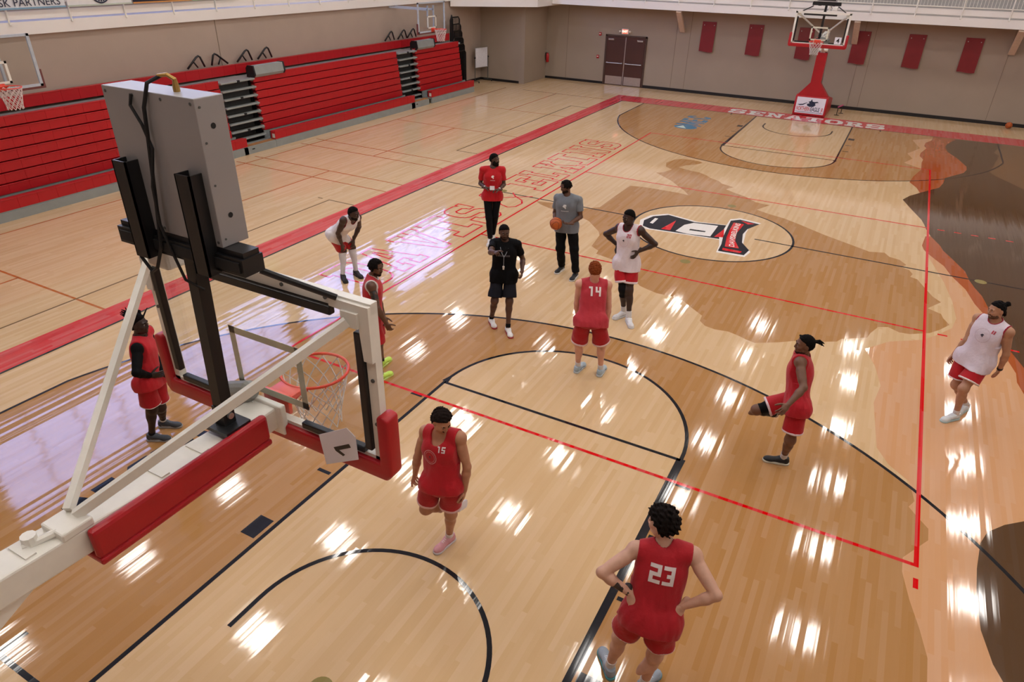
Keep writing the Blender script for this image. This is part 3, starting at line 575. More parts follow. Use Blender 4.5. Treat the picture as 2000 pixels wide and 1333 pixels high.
# ================================================================== BASKETBALL GOALS
M_sq = mat('pale_target_paint', '#d8d5c0', .5); M_rail = mat('black_steel_tube', '#0f0f12', .3)
def net(parent, c, r0, r1, h, m=M_netc, n=12, rows=6, rad=.0045, name='net'):
    mb = MB(); 
    def pt(i, j):       # j down the rows
        t = j/rows; rr = r0+(r1-r0)*min(1, t*1.25); a = 2*math.pi*(i+.5*(j % 2))/n
        return Vector((c[0]+rr*math.cos(a), c[1]+rr*math.sin(a), c[2]-h*t))
    for i in range(n):
        for j in range(rows):
            for s in ((0, 1) if j % 2 else (0, -1)): mb.tube([pt(i, j), pt(i+s, j+1)], rad, 4, caps=False)
    return mb.build(name, m, parent)
def rim(parent, c, facing, m=M_orange, r=.2286):
    """ring with its bracket; facing = unit direction from board to ring"""
    mb = MB(); mb.tube([(c[0]+r*math.cos(a), c[1]+r*math.sin(a), c[2]) for a in [2*math.pi*i/40 for i in range(40)]], .0105, 8, closed=True)
    f = Vector(facing); s = Vector((-f.y, f.x, 0)); C = Vector(c)
    R3_ = Matrix((s, f, Vector((0, 0, 1)))).transposed()
    mb.box(C-f*(r+.05)+Vector((0, 0, -.01)), (.2, .12, .03), R3_, ch=.006); mb.box(C-f*(r+.125)+Vector((0, 0, -.04)), (.22, .03, .14), R3_, ch=.006)
    mb.tube([C-f*(r+.1)+s*.06-Vector((0, 0, .08)), C-f*(r-.01)+s*.1-Vector((0, 0, .005))], .012, 6); mb.tube([C-f*(r+.1)-s*.06-Vector((0, 0, .08)), C-f*(r-.01)-s*.1-Vector((0, 0, .005))], .012, 6)
    for i in range(12):
        a = 2*math.pi*i/12; mb.tube([(c[0]+r*math.cos(a), c[1]+r*math.sin(a), c[2]-.008), (c[0]+r*math.cos(a), c[1]+r*math.sin(a), c[2]-.022)], .004, 4)
    return mb.build('rim', m, parent, auto=True)

def portable_goal(number, label):
    r = empty('basketball_goal'); tag(r, label, 'basketball hoop', 'portable goals at the two baselines')
    yb = 4*FT; z0, z1 = 2.90, 3.97
    # glass, frame, target square
    g = MB().span((-.915, yb-.012, z0), (.915, yb, z1)).build('backboard_glass', M_glass, r)
    fr = MB().span((-.93, yb-.05, z1-.055), (.93, yb+.004, z1+.012)).span((-.93, yb-.05, z0-.012), (.93, yb+.004, z0+.055)).span((-.93, yb-.05, z0), (-.865, yb+.004, z1)).span((.865, yb-.05, z0), (.93, yb+.004, z1))
    fo = fr.build('backboard_frame', M_white, r)
    for s in (-1, 1):       # corner gussets
        mb = MB(); mb.prism([(0, 0), (.27, 0), (.27, -.05), (.12, -.06), (.075, -.12), (.06, -.34), (0, -.34)], lambda a, b, t, s=s: (s*(.93-a), yb-.075+t, z1+b), .026); mb.build('corner_gusset', M_white, fo)
    for x, z in ((-.9, 3.5), (.9, 3.5), (.9, 3.2), (.3, 3.95), (.62, 3.95), (-.5, 2.92), (.55, 2.92), (.9, 3.85)):
        MB().tube([(x, yb-.058, z), (x, yb-.048, z)], .012, 8).build('bolt', M_dkgrey, fo)
    sq = MB()
    for a, b in (((-.305, 3.05), (-.255, 3.50)), ((.255, 3.05), (.305, 3.50)), ((-.305, 3.45), (.305, 3.50)), ((-.305, 3.05), (.305, 3.10))):
        sq.span((a[0], yb+.0005, a[1]), (b[0], yb+.0025, b[1]))
    sq.build('target_square', M_sq, g)
    # red edge padding along the foot and up both sides
    outer = [(-1.0, 3.27), (-1.0, 2.86), (-.96, 2.81), (.96, 2.81), (1.0, 2.86), (1.0, 3.27), (.95, 3.285), (.915, 3.27), (.915, 2.93), (-.915, 2.93), (-.915, 3.27), (-.95, 3.285)]
    soften(MB().prism(outer, lambda a, b, t: (a, yb-.085+t, b), .115).build('edge_padding', M_redpad, r), .022)
    # light strips inside the frame
    for a, b in (((-.45, z1-.115), (.66, z1-.06)), ((-.862, 3.03), (-.81, 3.8)), ((.81, 3.0), (.862, 3.8)), ((-.8, z0+.06), (-.36, z0+.105)), ((.3, z0+.06), (.8, z0+.105))):
        MB().span((a[0], yb-.075, a[1]), (b[0], yb-.03, b[1]), ch=.008).build('light_strip', M_black, r)
    ro = rim(r, (0, YB, 3.048), (0, 1, 0)); net(r, (0, YB, 3.03), .226, .14, .42)
    # boom
    ARM = M_white
    a0, a1 = Vector((0, -1.5, 3.09)), Vector((0, 1.0, 2.94))
    bo = MB().beam(a0, a1, .19, .16, ch=.012).build('boom', ARM, r)
    for y in (.36, .62, -.35): MB().span((-.07, y-.025, 3.0-.06*(y-.36)), (.07, y+.025, 3.068-.06*(y-.36))).build('cross_strap', M_white, bo)
    MB().span((-.11, .95, 2.9), (.11, 1.17, 3.06), ch=.015).span((-.16, 1.12, 2.86), (.16, 1.165, 3.08), ch=.01).build('hinge_block', M_white, bo)
    MB().span((.1, -.12, 2.9), (.155, 1.02, 3.085), ch=.022).build('boom_padding', M_redpad, r); MB().span((-.145, -.12, 2.89), (-.092, 1.02, 3.0), ch=.02).build('boom_padding', M_redpad, r)
    MB().span((-.15, -.12, 2.865), (.16, 1.02, 2.905), ch=.012).build('boom_padding', M_redpad, r)
    MB().span((-.075, -.22, 3.08), (.1, -.06, 3.13), ch=.01).tube([(-.02, -.34, 3.1), (.03, -.2, 3.11)], .022, 8).tube([(-.02, -.3, 3.07), (-.02, -.3, 3.15)], .035, 10).build('strut_clamp', M_white, bo)
    for s in (-1, 1): MB().beam((s*.03, -.1, 3.14), (s*.8, yb-.1, 3.87), .036, .05).box((s*.81, yb-.075, 3.88), (.11, .04, .09)).build('strut', M_white, r)
    # clock tower
    pb = MB().span((-.11, .75, 3.07), (.11, .93, 3.095)).span((-.045, .8, 3.09), (.045, .88, 3.22)).build('post_base', M_black, r)
    MB().tube([(.05, .84, 3.16), (.066, .84, 3.16)], .02, 10).build('pin', M_steel, pb)
    MB().beam((0, .84, 3.1), (.0, .885, 4.3), .075, .075, up=(0, 1, 0)).build('post', M_black, r)
    sc = MB().span((-.325, .82, 4.29), (.325, .985, 5.0), ch=.004).build('shot_clock', M_alu, r)
    MB().span((-.29, .984, 4.33), (.29, .989, 4.96)).build('display_face', M_black, sc)
    for zz in (4.44, 4.87): MB().tube([(.3255, .9, zz), (.327, .9, zz)], .014, 10).build('screw_hole', M_rubber, sc)
    for x in (-.3, -.1, .1, .3):
        for zz in (4.315, 4.975): MB().tube([(x, .8175, zz), (x, .821, zz)], .008, 6).build('screw', M_dkgrey, sc)
    for zz in (4.33, 4.6, 4.8, 4.96): MB().tube([(.3245, .845, zz), (.328, .845, zz)], .006, 6).build('screw', M_dkgrey, sc)
    for x in (-.23, .23): MB().span((x-.05, .745, 4.15), (x+.05, .755, 4.66)).span((x-.05, .745, 4.15), (x-.042, .82, 4.66)).span((x+.042, .745, 4.15), (x+.05, .82, 4.66)).build('bracket', M_black, sc)
    MB().span((-.48, .8, 4.17), (.47, .93, 4.262)).span((-.47, .82, 4.262), (.46, .92, 4.29)).build('mount_rail', M_black, sc)
    MB().span((-.46, .79, 4.19), (.45, .801, 4.245)).build('rail_slot', M_rubber, sc)
    MB().tube([(.42, .94, 4.15), (.5, 1.0, 4.1), (.72, 1.15, 3.98)], .018, 8).build('brace_rod', M_black, r)
    MB().tube([(-.42, .94, 4.15), (-.72, 1.15, 3.98)], .018, 8).build('brace_rod', M_black, r)
    MB().tube([(.12, .9, 5.0), (.12, .9, 5.02), (.12, .9, 5.055), (.1, .88, 5.075), (.06, .86, 5.07)], [.016, .016, .011, .01, .008], 8).build('cable_gland', mat('brass_fitting', '#b08d4f', .35, .7), sc)
    for pts, rr in (([(.07, .87, 5.07), (.03, .82, 5.04), (-.005, .8, 4.93), (-.02, .795, 4.8), (-.05, .79, 4.6), (-.08, .785, 4.4), (-.11, .78, 4.22), (-.2, .79, 4.08), (-.3, .82, 4.02), (-.4, .84, 4.08), (-.42, .85, 4.2)], .0095), ([(-.1, .815, 4.98), (-.11, .805, 4.93), (-.05, .8, 4.85), (-.01, .798, 4.74), (-.055, .78, 4.55), (-.07, .78, 4.35), (-.03, .785, 4.2), (.0, .8, 4.05), (.05, .86, 3.98)], .008)):
        MB().tube(pts, rr, 7).build('cable', M_rubber, sc)
    MB().span((-.4, .86, 4.02), (-.22, 1.0, 4.14), ch=.02).build('junction_box', M_white, r)
    MB().tube([(-.3, 1.05, 3.04), (-.3, 1.12, 3.05), (-.1, 1.12, 3.12), (-.06, 1.12, 3.13)], [.055, .07, .07, .045], 14).span((-.36, 1.05, 2.93), (-.2, 1.16, 3.0), ch=.015).build('winch_motor', mat('grey_cast_housing', '#8b8b86', .5), r)
    MB().tube([(-.12, 1.1, 3.03), (-.08, 1.04, 2.97), (-.02, 1.06, 3.0), (-.06, 1.1, 3.06), (-.12, 1.08, 3.0)], .006, 5).build('wire', M_steel, r)
    # numbered card
    if number == '1':
        po = [(-.166, .017), (.065, .152), (.125, .107), (.128, -.061), (-.139, -.205)]; cx, cz = .65, 2.99
        MB().prism(po, lambda a, b, t: (cx+a, yb-.11-t+.02*a, cz+b), .003).build('number_card', M_paper, r)
        one = [(-.072, -.013), (-.072, .013), (.072, .013), (.072, -.013), (-.04, -.013), (-.012, -.052), (-.034, -.058)]
        MB().prism([(.012+.87*a-.5*b, -.012+.5*a+.87*b) for a, b in one], lambda a, b, t: (cx+a, yb-.1135-t+.02*a, cz+b), .0012).build('card_numeral', M_black, r)
    else:
        MB().span((-.78, yb+.006, 2.97), (-.56, yb+.01, 3.2)).build('number_card', M_paper, r)
        text_obj('card_numeral', '4', lambda a, b: (-.67-a, yb+.0115, 3.08+b), .22, M_black, r, bold=.003)
    # mast and padded base
    mb = MB(); mb.prism([(-.6, .76), (.6, .76), (.19, 1.28), (.185, 2.4), (-.185, 2.4), (-.19, 1.28)], lambda a, b, t: (a, -1.32-t-.06*max(0, .9-b), b), .3)
    mb.build('mast_padding', M_redpad, r)
    MB().beam((0, -1.5, 2.3), (0, -1.45, 3.02), .16, .18).beam((0, -1.6, 2.35), (0, -.4, 2.94), .09, .07).build('mast', M_white, r)
    MB().tube([(-.17, -1.42, 2.5), (.17, -1.42, 2.5)], .06, 12).build('mast_pivot', M_white, r)
    MB().beam((.22, -1.8, .5), (.12, -1.5, 2.9), .05, .05).beam((-.22, -1.8, .5), (-.12, -1.5, 2.9), .05, .05).build('rear_link', M_grey, r)
    ba = MB(); ba.prism([(-1.25, 0.02), (-1.25, .1), (-1.3, .76), (-1.6, .78), (-3.2, .5), (-3.2, .02)], lambda a, b, t: (-.63+t, a, b), 1.26); bo2 = soften(ba.build('base_padding', M_redpad, r), .02)
    fn = lambda a, b: (-a, -1.253-.05*(b-.1)/.66+.004, b)        # front face of the base padding, read from the court
    def fpoly(name, poly, m, off):
        MB().prism(poly, lambda a, b, t: tuple(Vector(fn(a, b))+Vector((0, .004+off+t, 0))), .002).build(name, m, bo2)
    fpoly('sponsor_panel', [(-.55, .1), (.55, .1), (.55, .71), (-.55, .71)], M_paper, 0)
    fpoly('sponsor_bird', [(-.12,.4),(-.02,.36),(.12,.37),(.2,.44),(.16,.5),(.22,.53),(.3,.54),(.24,.58),(.14,.56),(.06,.57),(.02,.66),(-.02,.58),(-.1,.55),(-.04,.5),(-.14,.46)], M_navy, .003)
    fpoly('sponsor_bird', [(-.5,.42),(-.3,.45),(-.12,.53),(-.14,.5),(-.28,.41),(-.4,.39)], M_navy, .003)
    fpoly('sponsor_rule', [(-.53, .14), (.53, .14), (.53, .155), (-.53, .155)], M_navy, .003)
    for t_, xx, mm, sxx in (('NORTHERN', -.25, mat('red_ink', '#c33a35', .6), .44), ('EAGLE', .21, M_navy, .56), ('JR', .475, mat('red_ink', '#c33a35', .6), .42)):
        text_obj('sponsor_lettering', t_, lambda a, b, xx=xx: tuple(Vector(fn(a+xx, .265+b))+Vector((0, .008, 0))), .22, mm, bo2, bold=.004, sx=sxx)
    return r
gn = portable_goal('1', 'nearest basketball goal with grey shot clock box on its boom')
gf = portable_goal('4', 'far basketball goal with red padded mast against the end wall'); gf.location = (0, LEN, 0); gf.rotation_euler = (0, 0, math.pi)

def side_goal(y, label):
    r = empty('side_goal', (-13.75, y, 0)); tag(r, label, 'basketball hoop', 'side goals over the bleachers')
    z0, z1 = 2.81, 3.88; mf = mat('pale_blue_grey_frame', '#b4bcc6', .4)
    g = MB().span((-.012, -.9, z0), (0, .9, z1)).build('backboard_glass', M_glass, r)
    MB().span((-.03, -.92, z1-.05), (.012, .92, z1)).span((-.03, -.92, z0), (.012, .92, z0+.05)).span((-.03, -.92, z0), (.012, -.86, z1)).span((-.03, .86, z0), (.012, .92, z1)).build('backboard_frame', mf, r)
    sq = MB()
    for a, b in (((-.305, 2.94), (-.255, 3.39)), ((.255, 2.94), (.305, 3.39)), ((-.305, 3.34), (.305, 3.39)), ((-.305, 2.94), (.305, 2.99))): sq.span((.0005, a[0], a[1]), (.0025, b[0], b[1]))
    sq.build('target_square', M_white, g)
    MB().prism([(-.97, 3.15), (-.97, 2.76), (.97, 2.76), (.97, 3.15), (.92, 3.15), (.92, 2.81), (-.92, 2.81), (-.92, 3.15)], lambda a, b, t: (-.05+t, a, b), .05).build('edge_padding', mat('maroon_edge_padding', '#6e3a38', .6), r)
    for s in (-1, 1): MB().beam((-.03, s*.2, 3.6), (-1.9, s*.2, 3.62), .05, .06).beam((-.05, s*.2, 2.95), (-.05, s*.2, 3.75), .05, .05).build('support_arm', mf, r)
    rim(r, (.4, 0, 2.93), (1, 0, 0)); net(r, (.4, 0, 2.915), .226, .15, .42, mat('pale_pink_net_cord', '#d8c8c4', .8), rad=.008)
    return r
side_goal(6.88, 'side hoop at the left frame edge over the bleachers'); side_goal(23.05, 'side hoop over the far end of the bleachers')

# ================================================================== BLEACHERS
SEATS = {}
def seat_mesh(w, h, d):
    k = (round(w, 3), round(h, 3), round(d, 3))
    if k not in SEATS:
        o = MB().span((-d, -w/2+.0005, 0), (0, w/2-.0005, h-.022), ch=.006); o.span((-.1*d-.02, -w/2+.0005, h-.03), (.008, w/2-.0005, h-.008), ch=.006)
        ob = o.build('seat', M_red); SEATS[k] = ob.data; bpy.data.objects.remove(ob)
    return SEATS[k]
def seat_run(parent, x, y0, y1, z, h=.235, d=.16):
    n = max(1, round((y1-y0)/.46)); w = (y1-y0)/n
    row = MB().span((x-d-.04, y0, z+.02), (x-d+.01, y1, z+h-.03)).build('seat_row', M_dkgrey, parent)
    for i in range(n):
        o = link('seat', seat_mesh(w, h, d), row); o.location = (x, y0+w*(i+.5), z)
    MB().span((x-.13, y0-.004, z+.04), (x-.02, y0+.002, z+.17)).build('end_bracket', M_white, row)
    return row
def bleacher(y0, y1, f0, f1, label, t1):
    r = empty('bleachers', (0, 0, 0)); tag(r, label, 'bleachers', 'retracted red bleachers along the left wall')
    for k in range(7): seat_run(r, -14.57-.03*k, y0, y1, .47+.238*k, h=.226)
    seat_run(r, -14.13, f0, f1, .235, h=.27, d=.2)
    seat_run(r, -15.42, min(f0, y0), t1, 2.10, h=.29, d=.2)
    MB().span((-15.5, f0, 1.98), (-14.85, f1, 2.04)).build('top_deck', M_grey, r)
    MB().span((-14.62, f0, .17), (-14.14, f1, .235)).span((-14.64, f0, .235), (-14.6, f1, .47)).build('foot_deck', M_grey, r)
    MB().span((-14.2, f0, .0), (-14.12, f1, .2)).build('skirt_board', M_grey, r)
    MB().span((-15.5, y0+.05, 0), (-15.0, y1-.05, 1.98)).build('understructure', M_dkgrey, r)
    return r
B1 = bleacher(2.6, 13.3, 2.6, 13.45, 'red seat bank of the bleachers nearest the camera, up to first aisle', 14.6)
B2 = bleacher(14.63, 21.97, 14.61, 22.2, 'middle red seat bank of the bleachers between the two aisles', 23.2)
B3 = bleacher(23.22, 26.5, 23.4, 26.8, 'short red seat bank at the far end of the bleachers', 26.8)
for y0, y1, r in ((13.3, 14.6, B1), (21.97, 23.19, B2)):
    for k in range(8):
        z = .36+.238*k; x = -14.5-.02*k
        MB().span((x-.16, y0, z-.02), (x, y1, z+.03), ch=.01).build('step_nosing', M_grey, r)
        MB().span((x-.42, y0, z-.05), (x-.16, y1, z-.01)).build('step_tread', M_woodstep if k == 7 else mat('dark_brown_step', '#43332a', .6), r)
        if k % 2: MB().span((x-.03, (y0+y1)/2-.05, z-.035), (x+.012, (y0+y1)/2+.05, z+.04), ch=.008).build('rail_socket', M_rubber, r)
    MB().span((-14.62, y0, .17), (-14.14, y1, .22)).build('foot_deck', M_grey, r); MB().span((-14.35, y0, .22), (-14.18, y1, .24)).build('wood_strip', M_woodstep, r)
    MB().span((-14.2, y0, 0), (-14.12, y1, .2)).build('skirt_board', M_grey, r)
    MB().span((-14.121, y0+.3, .12), (-14.112, y0+.4, .15)).build('slot', M_rubber, r)
    MB().span((-15.5, y0, 2.0), (-14.75, y1-.01, 2.05)).build('top_deck', M_grey, r); MB().span((-15.4, y0+.02, .0), (-14.95, y1-.02, 1.98)).build('riser_back', M_dkgrey, r)
# step boxes parked on the decks
for y, pr in ((15.27, B2), (23.88, B3)):
    r = empty('step_box', (-14.75, y, 2.05), pr)
    MB().prism([(-.24, 0), (.05, 0), (.1, .08), (.06, .33), (-.16, .33), (-.24, .25)], lambda a, b, t: (a, -.6+t, b), 1.2).build('shell', M_grey, r)
    for s in (-1, 1): MB().prism([(-.25, 0), (.06, 0), (.12, .08), (.07, .345), (-.17, .345), (-.25, .26)], lambda a, b, t, s=s: (a, s*.6+t*s, b), .05).build('end_cap', M_black, r)
# folded aisle rails behind the top row
for i, (y, s, lab) in enumerate(((13.4, 1, 'leftmost folded black handrail'), (14.0, -1, 'second folded black handrail from the left'), (15.25, 1, 'third folded black handrail from the left'), (16.1, 1, 'fourth folded black handrail, right of the first aisle'), (22.75, 1, 'fifth folded black handrail before the far side hoop'), (23.6, 1, 'sixth folded black handrail before the far side hoop'), (24.25, 1, 'last folded black handrail beside the far side hoop'))):
    r = empty('handrail', (-15.54, y, 2.392)); tag(r, lab+', above the bleachers', 'handrail', 'folded handrails above the bleachers')
    MB().tube([(0, -s*.44, .03), (0, -s*.08, .31), (0, 0, .345), (0, s*.06, .31), (0, s*.17, .03)], .03, 8).build('hoop_tube', M_rail, r, smooth=True)
    MB().tube([(0, -s*.2, .21), (0, -s*.08, .03)], .024, 8).build('mid_tube', M_rail, r, smooth=True)
# rack of folded railings at the end of the bleachers
r = empty('railing_rack', (-15.35, 27.3, 0)); tag(r, 'tall black rack of nested railing panels at end of bleachers', 'rack')
for k in range(6):
    x = -.12+.05*k; h = 3.0-.28*k; y1 = .45+.02*k
    po = [(-.32, .05), (-.32, h-.1), (-.24, h), (y1-.1, h), (y1, h-.1), (y1, .05)]
    pn = empty('rail_panel', (x, 0, 0), r)
    MB().tube([(0, a, b) for a, b in po], .03, 6).build('panel_frame', M_rail, pn)
    bars = MB()
    for j in range(6): bars.tube([(0, -.24+j*.12, .1), (0, -.24+j*.12, h)], .011, 5)
    tag(bars.build('panel_bars', M_rail, pn), kind='stuff')
MB().tube([(.0, -.42, 1.7), (0, -.44, 2.95), (0, -.38, 3.1), (0, -.32, 2.95), (0, -.32, .3)], .035, 8).build('stacked_handrail', M_rail, r)
MB().span((-.2, -.5, .02), (.25, .6, .08)).build('rack_base', M_black, r)
# whiteboard on wheels
r = empty('whiteboard', (-15.3, 29.42, 0)); tag(r, 'white marker board on a wheeled stand in the corner', 'whiteboard'); r.rotation_euler = (0, 0, math.radians(-12))
MB().span((-.015, -.42, .68), (.015, .42, 1.56), ch=.006).build('board', mat('white_board_enamel', '#dcdce4', .3), r)
MB().span((-.02, -.44, .66), (.02, .44, .685)).span((-.02, -.44, 1.555), (.02, .44, 1.58)).build('board_trim', M_steel, r)
for s in (-1, 1):
    MB().tube([(0, s*.46, .06), (0, s*.46, 1.2)], .018, 8).build('upright', M_dkgrey, r); MB().tube([(-.28, s*.46, .08), (.28, s*.46, .08)], .016, 8).build('foot', M_dkgrey, r)
    for q in (-.26, .26): MB().tube([(q, s*.46-.015, .03), (q, s*.46+.015, .03)], .03, 10).build('caster', M_rubber, r)
    MB().tube([(0, s*.42, 1.12), (0, s*.5, 1.12)], .03, 8).build('clamp_knob', M_rubber, r)

# ================================================================== LOOSE BALLS
def ballmat():
    m = mat('orange_leather_ball', '#b9591f', .5, var=.08, scale=30, bump=.35, bscale=420); return m
M_seam = mat('black_ball_seam', '#161010', .6)
def basketball(c, label, rot=(0, 0, 0), R=.121):
    r = empty('basketball', c); tag(r, label, 'ball', 'basketballs'); r.rotation_euler = rot
    MB().sphere((0, 0, 0), R, 28, 18).build('ball', ballmat(), r, smooth=True)
    ch = []
    for k, fn in enumerate((lambda a: (R*math.cos(a), R*math.sin(a), 0), lambda a: (R*math.cos(a), 0, R*math.sin(a)))): ch.append([fn(2*math.pi*i/40) for i in range(40)])
    for s in (-1, 1):
        pts = []
        for i in range(40):
            a = 2*math.pi*i/40; v = Vector((.62*math.cos(a)*.9, s*(.62+.18*math.cos(2*a)), math.sin(a)*.9)).normalized()*R; pts.append(tuple(v))
        ch.append(pts)
    for p in ch: MB().tube(p, .0032, 5, closed=True).build('seam', M_seam, r)
    return r
basketball((7.12, 31.9, .121), 'basketball lying by the baseboard at far right', (.4, .6, 0))

r = empty('low_hurdle', (1.0, 30.75, 0)); tag(r, 'low pink and black training hurdle beside the far goal base', 'hurdle')
MB().tube([(0, 0, .33), (.12, .55, .33)], .03, 8).build('bar', mat('pink_foam', '#c85a86', .7), r)
for t in (0.03, .97): MB().tube([(.12*t, .55*t, .0), (.12*t, .55*t, .32)], .014, 8).span((.12*t-.09, .55*t-.02, 0), (.12*t+.09, .55*t+.02, .02)).build('leg', M_black, r)
# ================================================================== PEOPLE
# Each figure is grown from a posed skeleton: rounded cones and ellipsoids blended into one distance field, skinned by surface nets.
V3 = lambda *a: np.array(a, np.float64)
def nrm(v): v = np.asarray(v, np.float64); return v/max(1e-9, np.linalg.norm(v))
class Field:
    def __init__(s, lo, hi, h):
        s.h = h; s.lo = np.asarray(lo, np.float64); s.n = np.ceil((np.asarray(hi)-s.lo)/h).astype(int)+1
        s.F = np.full(s.n, .08, np.float32)
    def clone(s, grow=0.0):
        c = Field.__new__(Field); c.h, c.lo, c.n, c.F = s.h, s.lo, s.n, s.F-np.float32(grow); return c
    def block(s, lo, hi):
        a = np.clip(np.floor((lo-s.lo)/s.h).astype(int), 0, s.n); b = np.clip(np.ceil((hi-s.lo)/s.h).astype(int)+1, 0, s.n)
        if np.any(b <= a): return None, None
        g = np.meshgrid(*[s.lo[i]+s.h*np.arange(a[i], b[i]) for i in range(3)], indexing='ij')
        return tuple(slice(a[i], b[i]) for i in range(3)), np.stack(g, -1).astype(np.float32)
    def union(s, prim, k=.02, grow=0.0):
        lo, hi = prim.bounds(); m = k+abs(grow)+2*s.h
        sl, P = s.block(lo-m, hi+m)
        if sl is None: return s
        d = prim.d(P)-grow; a = s.F[sl]
        if k > 0: s.F[sl] = np.minimum(a, d)-np.maximum(k-np.abs(a-d), 0)**2/(4*k)
        else: s.F[sl] = np.minimum(a, d)
        return s
    def cut(s, fn):         # keep where fn<0
        sl, P = s.block(s.lo, s.lo+(s.n-1)*s.h+s.h*.5); s.F = np.maximum(s.F, fn(P).astype(np.float32)); return s
    def carve(s, prim, grow=0.0, k=.004):
        lo, hi = prim.bounds(); m = abs(grow)+3*s.h+k; sl, P = s.block(lo-m, hi+m)
        if sl is None: return s
        d = -(prim.d(P)-grow); a = s.F[sl]; s.F[sl] = np.maximum(a, d)+np.maximum(k-np.abs(a-d), 0)**2/(4*k); return s
    def warp(s, fn):
        sl, P = s.block(s.lo, s.lo+(s.n-1)*s.h+s.h*.5); s.F = s.F+fn(P).astype(np.float32); return s
    def mesh(s):
        F = s.F.copy(); F[0] = F[-1] = .05; F[:, 0] = F[:, -1] = .05; F[:, :, 0] = F[:, :, -1] = .05
        I = F < 0; c = [F[i:F.shape[0]-1+i, j:F.shape[1]-1+j, k:F.shape[2]-1+k] for i in (0, 1) for j in (0, 1) for k in (0, 1)]
        cnt = sum((x < 0).astype(np.int8) for x in c); act = (cnt > 0) & (cnt < 8); idx = np.argwhere(act)
        vals = np.stack([x[act] for x in c], 1); off = np.array([(i, j, k) for i in (0, 1) for j in (0, 1) for k in (0, 1)], np.float64)
        acc = np.zeros((len(idx), 3)); n = np.zeros(len(idx))
        for a in range(8):
            for b in range(a+1, 8):
                if np.abs(off[a]-off[b]).sum() != 1: continue
                va, vb = vals[:, a], vals[:, b]; m = (va < 0) != (vb < 0); t = np.where(m, va/np.where(m, va-vb, 1), 0)
                acc += np.where(m[:, None], off[a]+(off[b]-off[a])*t[:, None], 0); n += m
        V = s.lo+s.h*(idx+acc/n[:, None]); vid = np.full(act.shape, -1, np.int64); vid[act] = np.arange(len(idx)); Q = []
        for ax in range(3):
            o = [x for x in range(3) if x != ax]
            A = np.moveaxis(I, ax, 0); sw = np.argwhere(A[:-1] != A[1:]); sgn = A[sw[:, 0], sw[:, 1], sw[:, 2]]
            g = np.zeros((len(sw), 3), int); g[:, ax] = sw[:, 0]; g[:, o[0]] = sw[:, 1]; g[:, o[1]] = sw[:, 2]
            qd = []
            for da, db in ((0, 0), (-1, 0), (-1, -1), (0, -1)):
                t = g.copy(); t[:, o[0]] += da; t[:, o[1]] += db; qd.append(vid[t[:, 0], t[:, 1], t[:, 2]])
            qd = np.stack(qd, 1); flip = sgn if ax != 1 else ~sgn
            qd[~flip] = qd[~flip][:, ::-1]; Q.append(qd)
        Q = np.concatenate(Q); return V, Q[(Q >= 0).all(1)]
class RC:       # rounded cone, optionally flattened along an axis
    def __init__(s, a, b, ra, rb, ax=None, sc=1.0): s.a = V3(*a); s.b = V3(*b); s.ra = ra; s.rb = rb; s.ax = None if ax is None else nrm(ax); s.sc = sc
    def bounds(s): r = max(s.ra, s.rb)*max(1, s.sc); return np.minimum(s.a, s.b)-r, np.maximum(s.a, s.b)+r
    def d(s, P):
        p = P-s.a.astype(np.float32); b = (s.b-s.a)
        if s.ax is not None:
            ax = s.ax.astype(np.float32); p = p+(p@ax)[..., None]*ax*(1/s.sc-1); b = b+(b@s.ax)*s.ax*(1/s.sc-1)
        L2 = max(1e-8, b@b); t = np.clip(p@(b/L2).astype(np.float32), 0, 1)
        q = p-t[..., None]*b.astype(np.float32); return (np.sqrt((q*q).sum(-1))-(s.ra+(s.rb-s.ra)*t))*min(1, s.sc)
class EL:       # oriented ellipsoid
    def __init__(s, c, axes, r): s.c = V3(*c); s.A = np.array([nrm(a) for a in axes]); s.r = V3(*r)
    def bounds(s): r = s.r.max(); return s.c-r, s.c+r
    def d(s, P):
        q = (P-s.c.astype(np.float32))@s.A.T.astype(np.float32); q1 = q/s.r.astype(np.float32); k0 = np.sqrt((q1*q1).sum(-1)); q2 = q1/s.r.astype(np.float32); k1 = np.sqrt((q2*q2).sum(-1))
        return k0*(k0-1)/np.maximum(k1, 1e-6)
def SP(c, r): return RC(c, V3(*c)+[0, 0, 1e-4], r, r)
def pbounds(prims, m=.03):
    lo = np.min([p.bounds()[0] for p in prims], 0)-m; hi = np.max([p.bounds()[1] for p in prims], 0)+m; return lo, hi
def grown(prims, h, grow=0.0):
    """prims: list of (prim, k)"""
    lo, hi = pbounds([p for p, k in prims], abs(grow)+.03); f = Field(lo, hi, h)
    for p, k in prims: f.union(p, k, grow)
    return f
def put(name, VQ, m, parent, O, matidx=None):
    V, Q = VQ; me = bpy.data.meshes.new(name); V = (V-O).astype(np.float32)
    me.vertices.add(len(V)); me.vertices.foreach_set('co', V.ravel()); me.loops.add(Q.size); me.loops.foreach_set('vertex_index', Q.ravel().astype(np.int32))
    me.polygons.add(len(Q)); me.polygons.foreach_set('loop_start', np.arange(0, Q.size, 4, dtype=np.int32))
    for x in (m if isinstance(m, list) else [m]): me.materials.append(x)
    me.update(calc_edges=True); me.polygons.foreach_set('use_smooth', np.ones(len(Q), bool))
    if matidx is not None: me.polygons.foreach_set('material_index', matidx.astype(np.int32))
    return link(name, me, parent)
def join(parts):
    V = []; Q = []; n = 0
    for v, q in parts: V.append(v); Q.append(q+n); n += len(v)
    return np.concatenate(V), np.concatenate(Q)
